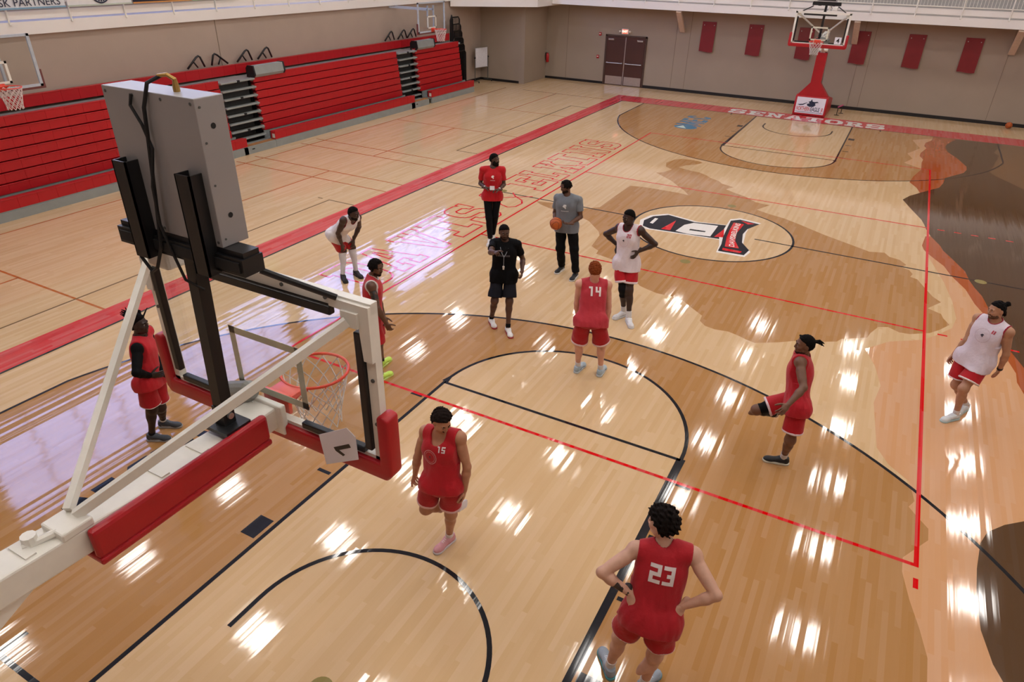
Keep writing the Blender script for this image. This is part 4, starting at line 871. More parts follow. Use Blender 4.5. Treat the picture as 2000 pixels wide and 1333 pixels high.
def wob(seed, amp, fr):
    r = np.random.default_rng(seed); D = r.normal(size=(6, 3)); D = D/np.linalg.norm(D, axis=1)[:, None]*fr*r.uniform(.6, 1.5, 6)[:, None]; ph = r.uniform(0, 6.28, 6)
    return lambda P: amp*sum(np.sin(P@D[i].astype(np.float32)+ph[i]) for i in range(6))/2.4
def skinmat(col): return mat('skin_'+col, '#'+col, .48, var=.07, scale=14, bump=.06, bscale=160, spec=.45)
def clothmat(nm, col, rough=.75): return mat(nm, '#'+col, rough, var=.05, scale=9, bump=.35, bscale=38, spec=.25 if int(col[:2], 16) > 60 else .1, sheen=.15 if int(col[:2], 16) > 60 else 0)

def hand(W, d, n, side, curl=.35, spread=.06, s=1.0, thumb=.6, idx=None):
    """W wrist, d towards the knuckles, n the way the palm faces, side=+1 thumb to d x n"""
    d = nrm(d); n = nrm(n-d*(n@d)); lat = np.cross(d, n)*side; P = []
    P.append((RC(W-d*.05*s, W+d*.012*s, .031*s, .028*s, n, .8), .01)); P.append((EL(W+d*.052*s, (d, lat, n), (.054*s, .041*s, .016*s)), .012))
    P.append((RC(W+d*.03*s+lat*.018*s+n*.008*s, W+d*.055*s+lat*.026*s+n*.008*s, .018*s, .014*s), .01))
    for i, (o, L) in enumerate(((.030, .074), (.010, .083), (-.011, .077), (-.031, .060))):
        p = W+d*(.092-.004*abs(i-1))*s+lat*o*s; a = 0; dr = nrm(d+lat*spread*(1.5-i))
        for j, (fl, an) in enumerate(((.45, .7), (.31, 1.1), (.24, .8))):
            a += an*(idx if idx is not None and i == 0 else curl); q = p+(dr*math.cos(a)+n*math.sin(a))*L*fl*s; P.append((RC(p, q, (.0098-.0008*j)*s, (.009-.0008*j)*s), .0025)); p = q
    p = W+d*.028*s+lat*.034*s+n*.006*s
    for j, (L, an) in enumerate(((.036, 0), (.03, .4), (.024, .8))):
        dr = nrm(d*(.55+.2*j)+lat*(thumb-.3*an*curl)+n*(.25+.6*an*curl)); q = p+dr*L*s; P.append((RC(p, q, (.0125-.001*j)*s, (.0112-.001*j)*s), .004)); p = q
    return P

def person(pose, H, label, skin, head, outfit, hands, shoe, bulk=1.0, seed=1, h=.008):
    J = {k: V3(*v) for k, v in pose.items()}; s = H/1.86; bk = bulk
    pel = (J['LH']+J['RH'])/2; O = V3(pel[0], pel[1], 0)
    r = empty('person', tuple(O)); tag(r, label, 'person', 'basketball players and coaches on the court')
    u = nrm(J['NB']-pel); l = nrm(J['LS']-J['RS']); l = nrm(l-u*(l@u)); f = np.cross(l, u); lh = nrm(J['LH']-J['RH']); fh = np.cross(lh, V3(0, 0, 1))
    SPN = np.linalg.norm(J['NB']-pel); M = skinmat(skin); ax3 = (l, f, u)
    # ---- head frame
    HC = J['HC']; hu = nrm(J['HT']-HC); a = math.radians(head.get('yaw', 0)); hf = nrm(V3(math.cos(a), math.sin(a), -math.tan(math.radians(head.get('pitch', 8))))); hu = nrm(hu*.35+V3(0, 0, 1)*.65)
    hu = nrm(hu-hf*(hu@hf)); hl = np.cross(hu, hf); hs = s*.98
    hp = lambda x, y, z: HC+(hl*x+hf*y+hu*z)*hs            # left, forward, up
    hax = (hl, hf, hu)
    # ---- torso and limbs
    T = [(EL(pel+u*.02*s-f*.005, (lh, np.cross(lh, u), u), (.155*s*bk, .108*s*bk, .12*s)), .03), (EL(pel+u*.17*s, ax3, (.142*s*bk, .098*s*bk, .15*s)), .05), (EL(pel+u*(SPN*.66), ax3, (.168*s*bk, .118*s*bk, .19*s)), .05),
         (RC(J['RS']+l*.03, J['LS']-l*.03, .062*s, .062*s, f, 1.15), .05), (RC(J['NB']+u*.035, J['LS']-l*.04+u*.015, .045*s, .045*s), .04), (RC(J['NB']+u*.035, J['RS']+l*.04+u*.015, .045*s, .045*s), .04)]
    for sd in 'LR': T.append((EL(pel+(J[sd+'H']-pel)*.85-f*.05*s-u*.01, ax3, (.076*s, .078*s, .09*s)), .04)); T.append((EL(pel+u*SPN*.74+f*.075*s+l*(.075*s if sd == 'L' else -.075*s), ax3, (.08*s*bk, .042*s, .065*s)), .04))
    NECK = RC(J['NB']-u*.03, hp(0, -.012, -.06), .06*s, .056*s); T.append((NECK, .03)); LEGS = {}; ARMS = {}
    for sd in 'LR':
        S, E, W = J[sd+'S'], J[sd+'E'], J[sd+'W']; o = l*(1 if sd == 'L' else -1); ef = nrm(np.cross(np.cross(E-S, W-E), E-S)+f*.02)
        A = [(EL(S+o*.008, ax3, (.06*s*bk, .06*s*bk, .066*s)), .03), (RC(S, E, .051*s*bk, .041*s), .03), (RC(S+(E-S)*.35+ef*.014, S+(E-S)*.7+ef*.01, .043*s*bk, .038*s), .03), (RC(E, E+(W-E)*.32, .041*s, .043*s), .02), (RC(E+(W-E)*.3, W, .043*s, .028*s), .02)]
        ARMS[sd] = A; T += A
        Hj, K, An = J[sd+'H'], J[sd+'K'], J[sd+'A']; kb = nrm((Hj+An)/2-K+fh*-.03)
        hip = Hj+o*.004*s
        G = [(RC(hip, K, .082*s*bk, .056*s), .04), (RC(hip+(K-hip)*.2-kb*.015, hip+(K-hip)*.65-kb*.012, .075*s*bk, .062*s), .04), (SP(K-kb*.006, .05*s), .05), (RC(K, K+(An-K)*.3, .05*s, .052*s), .05), (EL(K+(An-K)*.3+kb*.02*s, (nrm(An-K), np.cross(nrm(An-K), kb), kb), (.13*s, .05*s, .045*s)), .03), (RC(K+(An-K)*.3, An, .05*s, .036*s), .03)]
        LEGS[sd] = G; T += G; T.append((RC(An, An+(An-K)/np.linalg.norm(An-K)*.045, .036*s, .03*s), .02))
    body = grown(T, h).mesh()
    # ---- head
    Hd = [(EL(hp(0, -.008, .022), hax, (.077*hs, .098*hs, .098*hs)), .01), (EL(hp(0, .034, -.042), hax, (.058*hs, .06*hs, .074*hs)), .035), (SP(hp(0, .074, -.098), .02*hs), .03), (RC(hp(-.04, .02, -.075), hp(.04, .02, -.075), .032*hs, .032*hs), .03),
          (RC(hp(0, .093, .012), hp(0, .108, -.028), .008*hs, .0115*hs), .014), (RC(hp(-.014, .1, -.034), hp(.014, .1, -.034), .0085*hs, .0085*hs), .008), (RC(hp(-.04, .08, .024), hp(.04, .08, .024), .013*hs, .013*hs), .018), (SP(hp(.044, .066, -.022), .021*hs), .025), (SP(hp(-.044, .066, -.022), .021*hs), .025),
          (RC(hp(-.017, .093, -.058), hp(.017, .093, -.058), .008*hs, .008*hs), .007), (RC(hp(-.014, .09, -.069), hp(.014, .09, -.069), .0085*hs, .0085*hs), .007), (RC(J['NB']-u*.02, hp(0, -.012, -.06), .058*s, .054*s), .03)]
    for x in (-1, 1): Hd += [(EL(hp(x*.08, -.004, -.008), (nrm(hl*.9+hf*.35*x), hf, hu), (.009*hs, .021*hs, .034*hs)), .006)]
    hf_ = grown(Hd, .0046)
    for x in (-1, 1): hf_.carve(EL(hp(x*.032, .104, .0), hax, (.018*hs, .017*hs, .0125*hs)), 0, .012)
    hf_.carve(RC(hp(-.02, .1105, -.0635), hp(.02, .1105, -.0635), .009, .009), 0, .003)
    headm = hf_.mesh()
    # ---- hands
    hm = []
    for sd in 'LR':
        hd = hands.get(sd, {}); fa = nrm(J[sd+'W']-J[sd+'E'])
        o = l*(1 if sd == 'L' else -1); fr3 = lambda t: o*t[0]+f*t[1]+u*t[2]       # out, forward, up
        d = nrm(fr3(hd['d'])) if 'd' in hd else fa; n = fr3(hd['n']) if 'n' in hd else -o*.9+f*.2
        if abs(nrm(n)@d) > .95: n = f
        # thumb side: forward/up for a hanging arm
        d_, n_ = d, nrm(n-d*(n@d)); lat = np.cross(d_, n_); want = fr3(hd['t']) if 't' in hd else f+u*.2; side = 1 if lat@want > 0 else -1
        fld = grown(hand(J[sd+'W'], d, n_, side, hd.get('curl', .4), hd.get('spread', .07), s*1.03, hd.get('thumb', .6), hd.get('idx')), .0036); hm.append(fld.mesh())
    nb = len(body[1]); allm = join([body, headm]+hm); ctr = allm[0][allm[1]].mean(1); mi = np.zeros(len(allm[1]), np.int32)
    # lips carry their own tint
    q = (ctr-HC)@np.array(hax).T/hs; mi[(q[:, 1] > .083) & (np.abs(q[:, 0]) < .021) & (q[:, 2] < -.052) & (q[:, 2] > -.076)] = 1
    mats = [M, mat('lips_'+skin, [x*.8 for x in [int(skin[i:i+2], 16)/255 for i in (0, 2, 4)]], .4)]
    if 'tattoo' in outfit:
        mats.append(mat('tattoo_ink_'+skin, '#2c2422', .5, var=.5, scale=38)); sd, t0, t1, part = outfit['tattoo']
        A_, B_ = (J[sd+'S'], J[sd+'E']) if part == 'up' else (J[sd+'E'], J[sd+'W']); t = ((ctr-A_)@(B_-A_))/((B_-A_)@(B_-A_)); dist = np.linalg.norm(ctr-A_-t[:, None]*(B_-A_), axis=1)
        out = (ctr-A_)@(l*(1 if sd == 'L' else -1)-f*.3); wb = wob(seed+3, 1, 90)(ctr.astype(np.float32))
        mi[(t > t0) & (t < t1) & (dist < .07) & ((out > .015) | (part != 'up')) & (wb > -.25)] = 2
    put('body', allm, mats, r, O, mi)
    M_eye = mat('eye_white', '#9c918a', .35); M_iris = mat('dark_iris', '#1a100c', .2)
    for x in (-1, 1):
        c = hp(x*.032, .0802, .001)-O; mb = MB(); mb.sphere(tuple(c), .0118*hs, 12, 8); mb.cur = 1; mb.sphere(tuple(c+hf*.0068), .0066*hs, 8, 6); mb.build('eye', [M_eye, M_iris], r, smooth=True)
    # ---- hair
    hc = head['hair_col']; MH = mat('hair_'+hc, '#'+hc, .9, var=.25, scale=60, bump=.4, bscale=220, spec=.12); ty = head['hair']; th = head.get('thick', .012)
    base_ = lambda g, m=1: [(EL(hp(0, -.008, .022), hax, ((.077+g)*hs, (.098+g)*hs, (.098+g*m)*hs)), .01), (EL(hp(0, -.045, -.025), hax, ((.062+g*.7)*hs, (.05+g*.7)*hs, (.06+g*.3)*hs)), .03)]
    hl_ = head.get('line', (.046, .56)); nape = head.get('nape', -.055)
    def hcut(P):
        q = (P-HC.astype(np.float32))@np.array(hax, np.float32).T/hs
        y_ = q[..., 1]-.012; return np.maximum(hl_[0]+np.where(y_ > 0, hl_[1], 2.4)*y_-q[..., 2], nape-q[..., 2])
    hr = base_(th)+list(head.get('extra', []) and [])
    fl = Field(*[b for b in pbounds([p for p, k in hr], .17 if ty == 'dreads' else .09)], .0046)
    for p, k in hr: fl.union(p, k)
    if ty == 'curly': fl.warp(wob(seed, head.get('amp', .012), 170)); fl.warp(wob(seed+9, head.get('amp', .012)*.45, 300))
    elif ty != 'bald': fl.warp(wob(seed, .0016, 260))
    if ty not in ('curly',): fl.warp(lambda P: th*hs*.95*(1-np.clip(-hcut(P)/.028, 0, 1)))
    else: fl.warp(lambda P: th*hs*.6*(1-np.clip(-hcut(P)/.02, 0, 1)))
    fl.cut(hcut)
    rr = np.random.default_rng(seed+50)
    if ty in ('dreads', 'twists', 'tail', 'bun'):
        pass
    if ty == 'dreads':
        for i in range(46):
            a1 = rr.uniform(0, 6.28); b1 = rr.uniform(.1, 1.0); p0 = hp(.075*math.cos(a1)*b1, -.02+.08*math.sin(a1)*b1, .11-.05*b1*b1); d0 = nrm(hu*rr.uniform(.5, 1)+hl*math.cos(a1)*.7*b1+hf*(math.sin(a1)*.5*b1-.45)+rr.normal(size=3)*.2); p1 = p0+d0*rr.uniform(.06, .09); p2 = p1+nrm(d0+rr.normal(size=3)*.35-V3(0, 0, .25))*rr.uniform(.045, .08)
            fl.union(RC(p0, p1, .011, .0085), .003); fl.union(RC(p1, p2, .0085, .005), .002)
        for i in range(16):
            a1 = rr.uniform(2.6, 6.8); p0 = hp(.07*math.cos(a1), -.01+.085*math.sin(a1), .02); fl.union(RC(p0, p0-hu*rr.uniform(.05, .09)+hf*-.01, .012, .008), .004)
    if ty == 'twists':
        for i in range(44):
            a1 = 6.28*i/44; y = math.sin(a1)
            if y > .72: continue
            p0 = hp(.07*math.cos(a1), -.008+.085*y, .075); p1 = hp(.088*math.cos(a1), -.008+.104*y, .03); p2 = p1-hu*(rr.uniform(.035, .075) if y < .4 else .015)*hs+hf*.01*rr.normal()
            fl.union(RC(p0, p1, .013, .012), .004); fl.union(RC(p1, p2, .012, .0075), .003)
        for i in range(22):
            x = -.06+.12*i/21; fl.union(RC(hp(x*.4, .05, .112), hp(x*1.05, -.07, .085), .010, .010), .003)
    if ty == 'bun':
        fl.union(SP(hp(0, -.142, .055), .034), .012); fl.warp(wob(seed, .003, 200))
        for i in range(8): p0 = hp(-.05+.1*i/7, -.085, -.03); fl.union(RC(p0, p0-hu*rr.uniform(.05, .08)-hf*.012, .016, .009), .008)
    if ty == 'tail':
        for i in range(16):
            p0 = hp(rr.normal()*.012, -.105, .05); d0 = nrm(-hf+rr.normal(size=3)*.35-hu*.1); p1 = p0+d0*.05; p2 = p1+nrm(d0-hu*.8+rr.normal(size=3)*.3)*rr.uniform(.03, .06); fl.union(RC(p0, p1, .011, .009), .003); fl.union(RC(p1, p2, .009, .0055), .002)
        for i in range(14):
            x = -.07+.14*i/13; fl.union(RC(hp(x*.6, .06, .1), hp(x*.5, -.09, .06), .0095, .0095), .003)
    put('hair', fl.mesh(), MH, r, O)
    for x in (-1, 1): put('eyebrow', grown([(RC(hp(x*.016, .0955, .024), hp(x*.035, .0915, .03), .005, .005), .004), (RC(hp(x*.035, .0915, .03), hp(x*.052, .079, .024), .005, .0038), .004)], .003).mesh(), MH, r, O)
    if head.get('beard'):
        g = head['beard']; bd = grown([(EL(hp(0, .034, -.045), hax, ((.058+g)*hs, (.06+g)*hs, (.076+g*1.6)*hs)), .03), (SP(hp(0, .074, -.098-g*.6), (.02+g*1.1)*hs), .03), (RC(hp(-.04, .02, -.075), hp(.04, .02, -.075), (.032+g)*hs, (.032+g)*hs), .03)], .0044)
        top = head.get('beard_top', -.04)
        def bcut(P):
            q = (P-HC.astype(np.float32))@np.array(hax, np.float32).T/hs; m = np.maximum(q[..., 2]-(top+.55*np.maximum(0, np.abs(q[..., 0])-.03)), -.005-q[..., 1]); return m
        bd.cut(bcut); bd.carve(EL(hp(0, .1, -.062), hax, (.025*hs, .04, .0125*hs)), 0, .004); bd.warp(wob(seed+4, .0012, 240)); bc = head.get('beard_col', hc); put('beard', bd.mesh(), mat('beard_'+bc, '#'+bc, .85, var=.2, scale=90, bump=.3, bscale=260, spec=.15), r, O)
    if head.get('moustache'): put('moustache', grown([(RC(hp(-.022, .095, -.05), hp(.022, .095, -.05), .0062, .0062), .004)], .003).mesh(), MH, r, O)
    # ---- top
    C = {}
    top = outfit['top']; g = top.get('loose', .016); hem = top.get('hem', .10); MT = clothmat('cloth_'+top['col'], top['col'])
    tp = [(EL(pel+u*(SPN*.66), ax3, (.168*s*bk, .118*s*bk, .19*s)), .05), (RC(pel+u*SPN*.66, pel-u*(hem+.16)+fh*top.get('fwd', .0), (.172 if top.get('sleeve') else .162)*s*bk, (.178+top.get('flare', 0))*s*bk, f, .70), .05), (RC(J['RS']+l*.03, J['LS']-l*.03, .061*s, .061*s, f, 1.15), .05), (RC(J['NB']+u*.03, J['LS']-l*.04+u*.012, .045*s, .045*s), .04), (RC(J['NB']+u*.03, J['RS']+l*.04+u*.012, .045*s, .045*s), .04), (EL(pel-u*hem*.55-f*.012*s, (lh, np.cross(lh, u), u), (.193*s*bk, .138*s*bk, .2*s)), .05)]
    for sd in 'LR': tp.append((EL(pel+u*SPN*.74+f*.07*s+l*(.07*s if sd == 'L' else -.07*s), ax3, (.085*s*bk, .045*s, .07*s)), .06))
    lg0 = outfit['bottom'].get('loose', .022)
    for sd in 'LR':
        tp.append((SP(J[sd+'H']+(J[sd+'H']-pel)*.06, .094*s*bk+lg0*.5), .05)); tp.append((EL(J[sd+'H']-f*.05*s-u*.015, ax3, (.082*s, .084*s, .09*s)), .05)); kd = J[sd+'K']-J[sd+'H']
        if nrm(kd)[2] < -.6: tp.append((RC(J[sd+'H'], J[sd+'H']+kd*.5, .09*s*bk+lg0*.3, .088*s*bk+lg0*.55), .05))
    sleeve = top.get('sleeve', 0)
    tf = grown(tp, .0075, g)
    tf.warp(lambda P: (wob(seed+1, .0055, 30)(P*np.array([1, 1, .4], np.float32))+wob(seed+31, .0025, 75)(P*np.array([1, 1, .5], np.float32)))*np.clip(1.25-((P-pel.astype(np.float32))@u.astype(np.float32))/SPN, .25, 1.3))
    hemn = nrm(u+fh*top.get('hemtilt', 0)); tf.cut(lambda P: -((P-(pel-u*hem).astype(np.float32))@hemn.astype(np.float32)))
    if sleeve:
        for sd in 'LR':
            S, E = J[sd+'S'], J[sd+'E']; ad = nrm(E-S); e2 = S+(E-S)*sleeve
            sf = Field(*pbounds([RC(S, e2, .085, .085)], .03), .0075).union(RC(S, e2+ad*.05, (.055+g*.4)*s*bk, (.053+g*.7)*s*bk), .02)
            for p_, k_ in ARMS[sd][:3]: sf.union(p_, .02, .011)
            sf.union(SP(S-(l if sd == 'L' else -l)*.02, .06*s), .02)
            sf.warp(wob(seed+7, .003, 45)); sf.cut(lambda P: (P-e2.astype(np.float32))@ad.astype(np.float32)); C[sd] = sf.mesh()
    else:
        for sd in 'LR':
            S, E = J[sd+'S'], J[sd+'E']; o = l*(1 if sd == 'L' else -1); ad = nrm(E-S); tf.cut(lambda P: np.where((P-pel.astype(np.float32))@u.astype(np.float32) > SPN*.5, (P-(S-o*.012).astype(np.float32))@o.astype(np.float32), -1.0))
            tf.carve(RC(S+o*.01-u*.0, S+ad*.22, .062*s, .055*s), .004, .006)
    nk = top.get('neck', (.055, .055, .08)); neckp = EL(J['NB']+f*nk[0]*.75+u*.055, ax3, (nk[2]*s, (nk[1]+.03)*s, nk[0]*1.7*s))
    tf.carve(neckp, 0, .004); tf.carve(RC(J['NB']-u*.02-f*.01, hp(0, -.012, -.06), .066*s, .066*s), 0, .004)
    tm = tf.mesh(); allT = join([tm]+[C[k] for k in C]); jo = put('shirt' if sleeve else 'jersey', allT, MT, r, O); bvh = BVHTree.FromPolygons([tuple(v) for v in tm[0]], [tuple(map(int, q)) for q in tm[1]])
    if 'trim' in top:       # contrast binding round the neck and armholes
        MTr = clothmat('cloth_trim_'+top['trim'], top['trim']); t2 = tf.clone(.0028)
        def band(P):
            dn = neckp.d(P)-.012; 
            for sd in 'LR':
                o = l*(1 if sd == 'L' else -1); S, E = J[sd+'S'], J[sd+'E']; ad = nrm(E-S); dn = np.minimum(dn, RC(S+o*.01, S+ad*.1, .062*s, .06*s).d(P)-.019); dn = np.minimum(dn, np.maximum(-((P-(S-o*.026).astype(np.float32))@o.astype(np.float32)), np.linalg.norm(P-S.astype(np.float32), axis=-1)-.1))
            return dn
        t2.cut(band); put('trim', t2.mesh(), MTr, r, O)
    if 'under' in outfit:       # long-sleeved undershirt
        uf = grown([(p, k) for sd in 'LR' for p, k in ARMS[sd]]+[(NECK, .02)], .0075, .007); ut = outfit['under'].get('to', .96)
        for sd in 'LR':
            E, W = J[sd+'E'], J[sd+'W']; e3 = E+(W-E)*ut; ad = nrm(W-E); uf.cut(lambda P: np.where(np.linalg.norm(P-e3.astype(np.float32), axis=-1) < .12, (P-e3.astype(np.float32))@ad.astype(np.float32), -1))
        uf.cut(lambda P: (P-(J['NB']+hu*.05).astype(np.float32))@hu.astype(np.float32)); put('undershirt', uf.mesh(), clothmat('cloth_'+outfit['under']['col'], outfit['under']['col']), r, O)
    # ---- shorts or trousers
    bt = outfit['bottom']; MBt = clothmat('cloth_'+bt['col'], bt['col'], .7); th_ = bt.get('len', .8); lg = bt.get('loose', .022); fs = []; tr = []
    def legcloth(sd):
        Hj, K, An = J[sd+'H'], J[sd+'K'], J[sd+'A']; o = lh*(1 if sd == 'L' else -1); hip = Hj+o*.004*s; out = []
        if bt.get('full'):
            L_ = [(RC(hip, K, .084*s*bk+lg, .06*s+lg), .03), (RC(K, K+(An-K)*bt.get('to', .97)+V3(0, 0, .0), .06*s+lg, .042*s+lg*bt.get('cuff', 1)), .03)]
            for p, k in LEGS[sd]: L_.append((p, .02))
            e = K+(An-K)*bt.get('to', .97); ad = nrm(An-K)
            F_ = grown(L_, .0075, .007); F_.warp(wob(seed+5, min(.006, .002+lg*.2), 40)); F_.cut(lambda P: np.where(np.linalg.norm(P-e.astype(np.float32), axis=-1) < .2, (P-e.astype(np.float32))@ad.astype(np.float32), -1)); return F_, None
        ad = nrm(K-hip); e = hip+(K-hip)*th_; L_ = [(RC(hip, e+ad*.1, .086*s*bk+lg*.5, .084*s*bk+lg*1.5), .03)]
        F_ = grown(L_, .0075); F_.warp(wob(seed+6, .0045, 34)); B_ = F_.clone(.003)
        F_.cut(lambda P: (P-e.astype(np.float32))@ad.astype(np.float32)); tw = bt.get('band', .028)
        B_.cut(lambda P: np.maximum((P-e.astype(np.float32))@ad.astype(np.float32)-.002, -((P-(e-ad*tw).astype(np.float32))@ad.astype(np.float32)))); return F_, B_
    hips = grown([(EL(pel+u*.0, (lh, np.cross(lh, u), u), (.158*s*bk, .112*s*bk, .125*s)), .03)]+[(EL(J[sd+'H']-f*.05*s-u*.015, ax3, (.08*s, .082*s, .09*s)), .04) for sd in 'LR'], .0075, .006+lg*.15)
    waist = lambda P: (P-(pel+u*(.10-hem)).astype(np.float32))@hemn.astype(np.float32)
    hips.cut(waist)
    ms = [hips.mesh()]; bands = []
    for sd in 'LR':
        F_, B_ = legcloth(sd); ad_ = nrm(J[sd+'K']-J[sd+'H'])
        if ad_[2] < -.6: F_.cut(waist)
        ms.append(F_.mesh())
        if B_ is not None and 'trim' in bt: bands.append(B_.mesh())
    put('trousers' if bt.get('full') else 'shorts', join(ms), MBt, r, O)
    for b_ in bands: put('hem_band', b_, clothmat('cloth_trim_'+bt['trim'], bt['trim']), r, O)
    # ---- leg wear
    for sd, (t0, t1, col, nm) in [(k, v) for k, L_ in outfit.get('legs', {}).items() for v in L_]:
        Hj, K, An = J[sd+'H'], J[sd+'K'], J[sd+'A']; F_ = grown([x for x in LEGS[sd]], .006, .0055); pts = lambda t: (K+(Hj-K)*(-t)) if t < 0 else K+(An-K)*t
        a_, b_ = pts(t0), pts(t1); da = nrm((K-Hj) if t0 < 0 else (An-K)); db = nrm((K-Hj) if t1 < 0 else (An-K))
        F_.cut(lambda P: np.maximum(-((P-a_.astype(np.float32))@da.astype(np.float32)), (P-b_.astype(np.float32))@db.astype(np.float32))); put(nm, F_.mesh(), clothmat('cloth_'+col, col), r, O)
    # ---- shoes
    for sd in 'LR':
        An, Tt, K = J[sd+'A'], J[sd+'T'], J[sd+'K']; grounded = An[2] < .13
        if grounded: d = nrm(V3(Tt[0]-An[0], Tt[1]-An[1], 0)); n = V3(0, 0, 1); base = V3(An[0], An[1], 0)
        else: d = nrm(Tt-An); n = nrm((K-An)-d*((K-An)@d)); base = An-n*.095
        la = np.cross(n, d); S_ = s*1.03; sp = lambda x, y, z: base+(la*x+d*y+n*z)*S_
        up = [(RC(sp(0, -.035, .05), sp(0, .02, .06), .042*S_, .043*S_), .02), (RC(sp(0, .02, .062), sp(0, .15, .034), .043*S_, .038*S_, n, .85), .03), (EL(sp(0, .16, .032), (la, d, n), (.048*S_, .065*S_, .036*S_)), .02), (RC(sp(0, -.028, .06), sp(0, -.026, shoe.get('collar', .1)), .042*S_, .043*S_), .015)]
        F_ = grown(up, .005); F_.cut(lambda P: -((P-sp(0, 0, .018).astype(np.float32))@n.astype(np.float32))); F_.cut(lambda P: (P-sp(0, -.03, shoe.get('collar', .1)+.005).astype(np.float32))@nrm(n-d*.15).astype(np.float32))
        V_, Q_ = F_.mesh(); cc = V_[Q_].mean(1)-base; yy, zz, xx = cc@d/S_, cc@n/S_, cc@la/S_; mi = np.zeros(len(Q_), np.int32)
        if 'accent' in shoe: mi[(np.abs(xx) > .018) & (zz < .035+.28*(.12-yy)*shoe.get('sweep', .5)) & (zz > .022) & (yy > shoe.get('a0', -.02)) & (yy < shoe.get('a1', .12))] = 1
        mi[(np.abs(xx) < .016) & (yy > .03) & (yy < .115) & (np.sin(yy*330) > .1)] = 2
        so = put('shoe', (V_, Q_), [mat('shoe_'+shoe['col'], '#'+shoe['col'], .6, var=.08, scale=25), mat('shoe_'+shoe.get('accent', shoe['col']), '#'+shoe.get('accent', shoe['col']), .5, var=.08), mat('lace_'+shoe.get('lace', 'dddddd'), '#'+shoe.get('lace', 'dddddd'), .8)], r, O, mi)
        F2 = grown([(RC(sp(0, -.04, .014), sp(0, .06, .014), .045*S_, .043*S_), .02), (RC(sp(0, .06, .014), sp(.003, .17, .014), .043*S_, .05*S_), .02), (SP(sp(0, .19, .014), .04*S_), .02)], .005)
        F2.cut(lambda P: np.abs((P-sp(0, 0, .0135).astype(np.float32))@n.astype(np.float32))-.0135*S_); put('sole', F2.mesh(), mat('sole_'+shoe.get('sole', 'e8e4de'), '#'+shoe.get('sole', 'e8e4de'), .6), so, V3(0, 0, 0)).location = tuple(-O)
    # ---- print on the shirt
    def decal(name, verts, faces, mcol, c, px, py, dirn, lift=.004, sub=.02):
        bm = bmesh.new(); vv = [bm.verts.new((a, b, 0)) for a, b in verts]
        for q in faces:
            try: bm.faces.new([vv[i] for i in q])
            except ValueError: pass
        bmesh.ops.triangulate(bm, faces=bm.faces[:])
        for _ in range(4):
            ee = [e for e in bm.edges if e.calc_length() > sub]
            if not ee: break
            bmesh.ops.subdivide_edges(bm, edges=ee, cuts=1); bmesh.ops.triangulate(bm, faces=bm.faces[:])
        bm.verts.index_update(); out = []; dn = Vector(dirn)
        for v in bm.verts:
            p = Vector(c+px*v.co.x+py*v.co.y)-dn*.5; hit = bvh.ray_cast(p, dn, 1.0)
            out.append((hit[0]-dn*lift) if hit[0] is not None else Vector(c+px*v.co.x+py*v.co.y))
        fs_ = [[v.index for v in q.verts] for q in bm.faces]; bm.free()
        meshobj(name, [tuple(Vector(v)-Vector(O)) for v in out], fs_, mat('print_'+mcol, '#'+mcol, .6, var=.04), r)
    for it in outfit.get('print', []):
        fr = it['on'] == 'front'; dirn = -f if fr else f; px = l if fr else -l       # text runs left to right for the reader
        c = pel+u*(SPN*it['v'])+px*it.get('x', 0)+(f if fr else -f)*.1
        if 'text' in it:
            for v, q in block_text(it['text'], it['h']): decal('numeral', v, q, it['col'], c, px, u, dirn)
        else: decal(it.get('name', 'emblem'), it['verts'], it['faces'], it['col'], c, px, u, dirn)
    return r, J, dict(O=O, pel=pel, u=u, l=l, f=f, hp=hp, s=s)

def block_text(txt, h):
    G = {'2': '111001111100111', '3': '111001011001111', '1': '110010010010010', '4': '101101111001001', '5': '111100111001111', '0': '111101101101111'}
    c = h/5; out = []; cw = c*.98; wid = len(txt)*3*cw+(len(txt)-1)*c*.55; x0 = -wid/2
    for t in txt:
        v = []; q = []
        for k, b in enumerate(G[t]):
            if b == '1':
                j, i = divmod(k, 3); n = len(v); xa = x0+i*cw; ya = h/2-j*c; v += [(xa, ya-c), (xa+cw, ya-c), (xa+cw, ya), (xa, ya)]; q.append((n, n+1, n+2, n+3))
        out.append((v, q)); x0 += 3*cw+c*.55
    return out
def ring_print(r0, r1, n=28, skip=()):
    v = []; q = []
    for i in range(n):
        if i in skip: continue
        a, b = 2*math.pi*i/n, 2*math.pi*(i+.75)/n; k = len(v); v += [(r0*math.cos(a), r0*math.sin(a)), (r1*math.cos(a), r1*math.sin(a)), (r1*math.cos(b), r1*math.sin(b)), (r0*math.cos(b), r0*math.sin(b))]; q.append((k, k+1, k+2, k+3))
    return v, q
def bars_print(w, n, hgt):
    v = []; q = []
    for i in range(n):
        k = len(v); x = -w/2+w*i/n; v += [(x, -hgt/2), (x+w/n*.7, -hgt/2), (x+w/n*.7, hgt/2), (x, hgt/2)]; q.append((k, k+1, k+2, k+3))
    return v, q
def mark_print(s):
    v = [(-.5, .1), (-.2, .5), (.25, .5), (.4, .2), (.15, .1), (.3, -.2), (.1, -.5), (-.1, -.15), (-.35, -.1)]; return [(a*s, b*s) for a, b in v], [tuple(range(len(v)))]
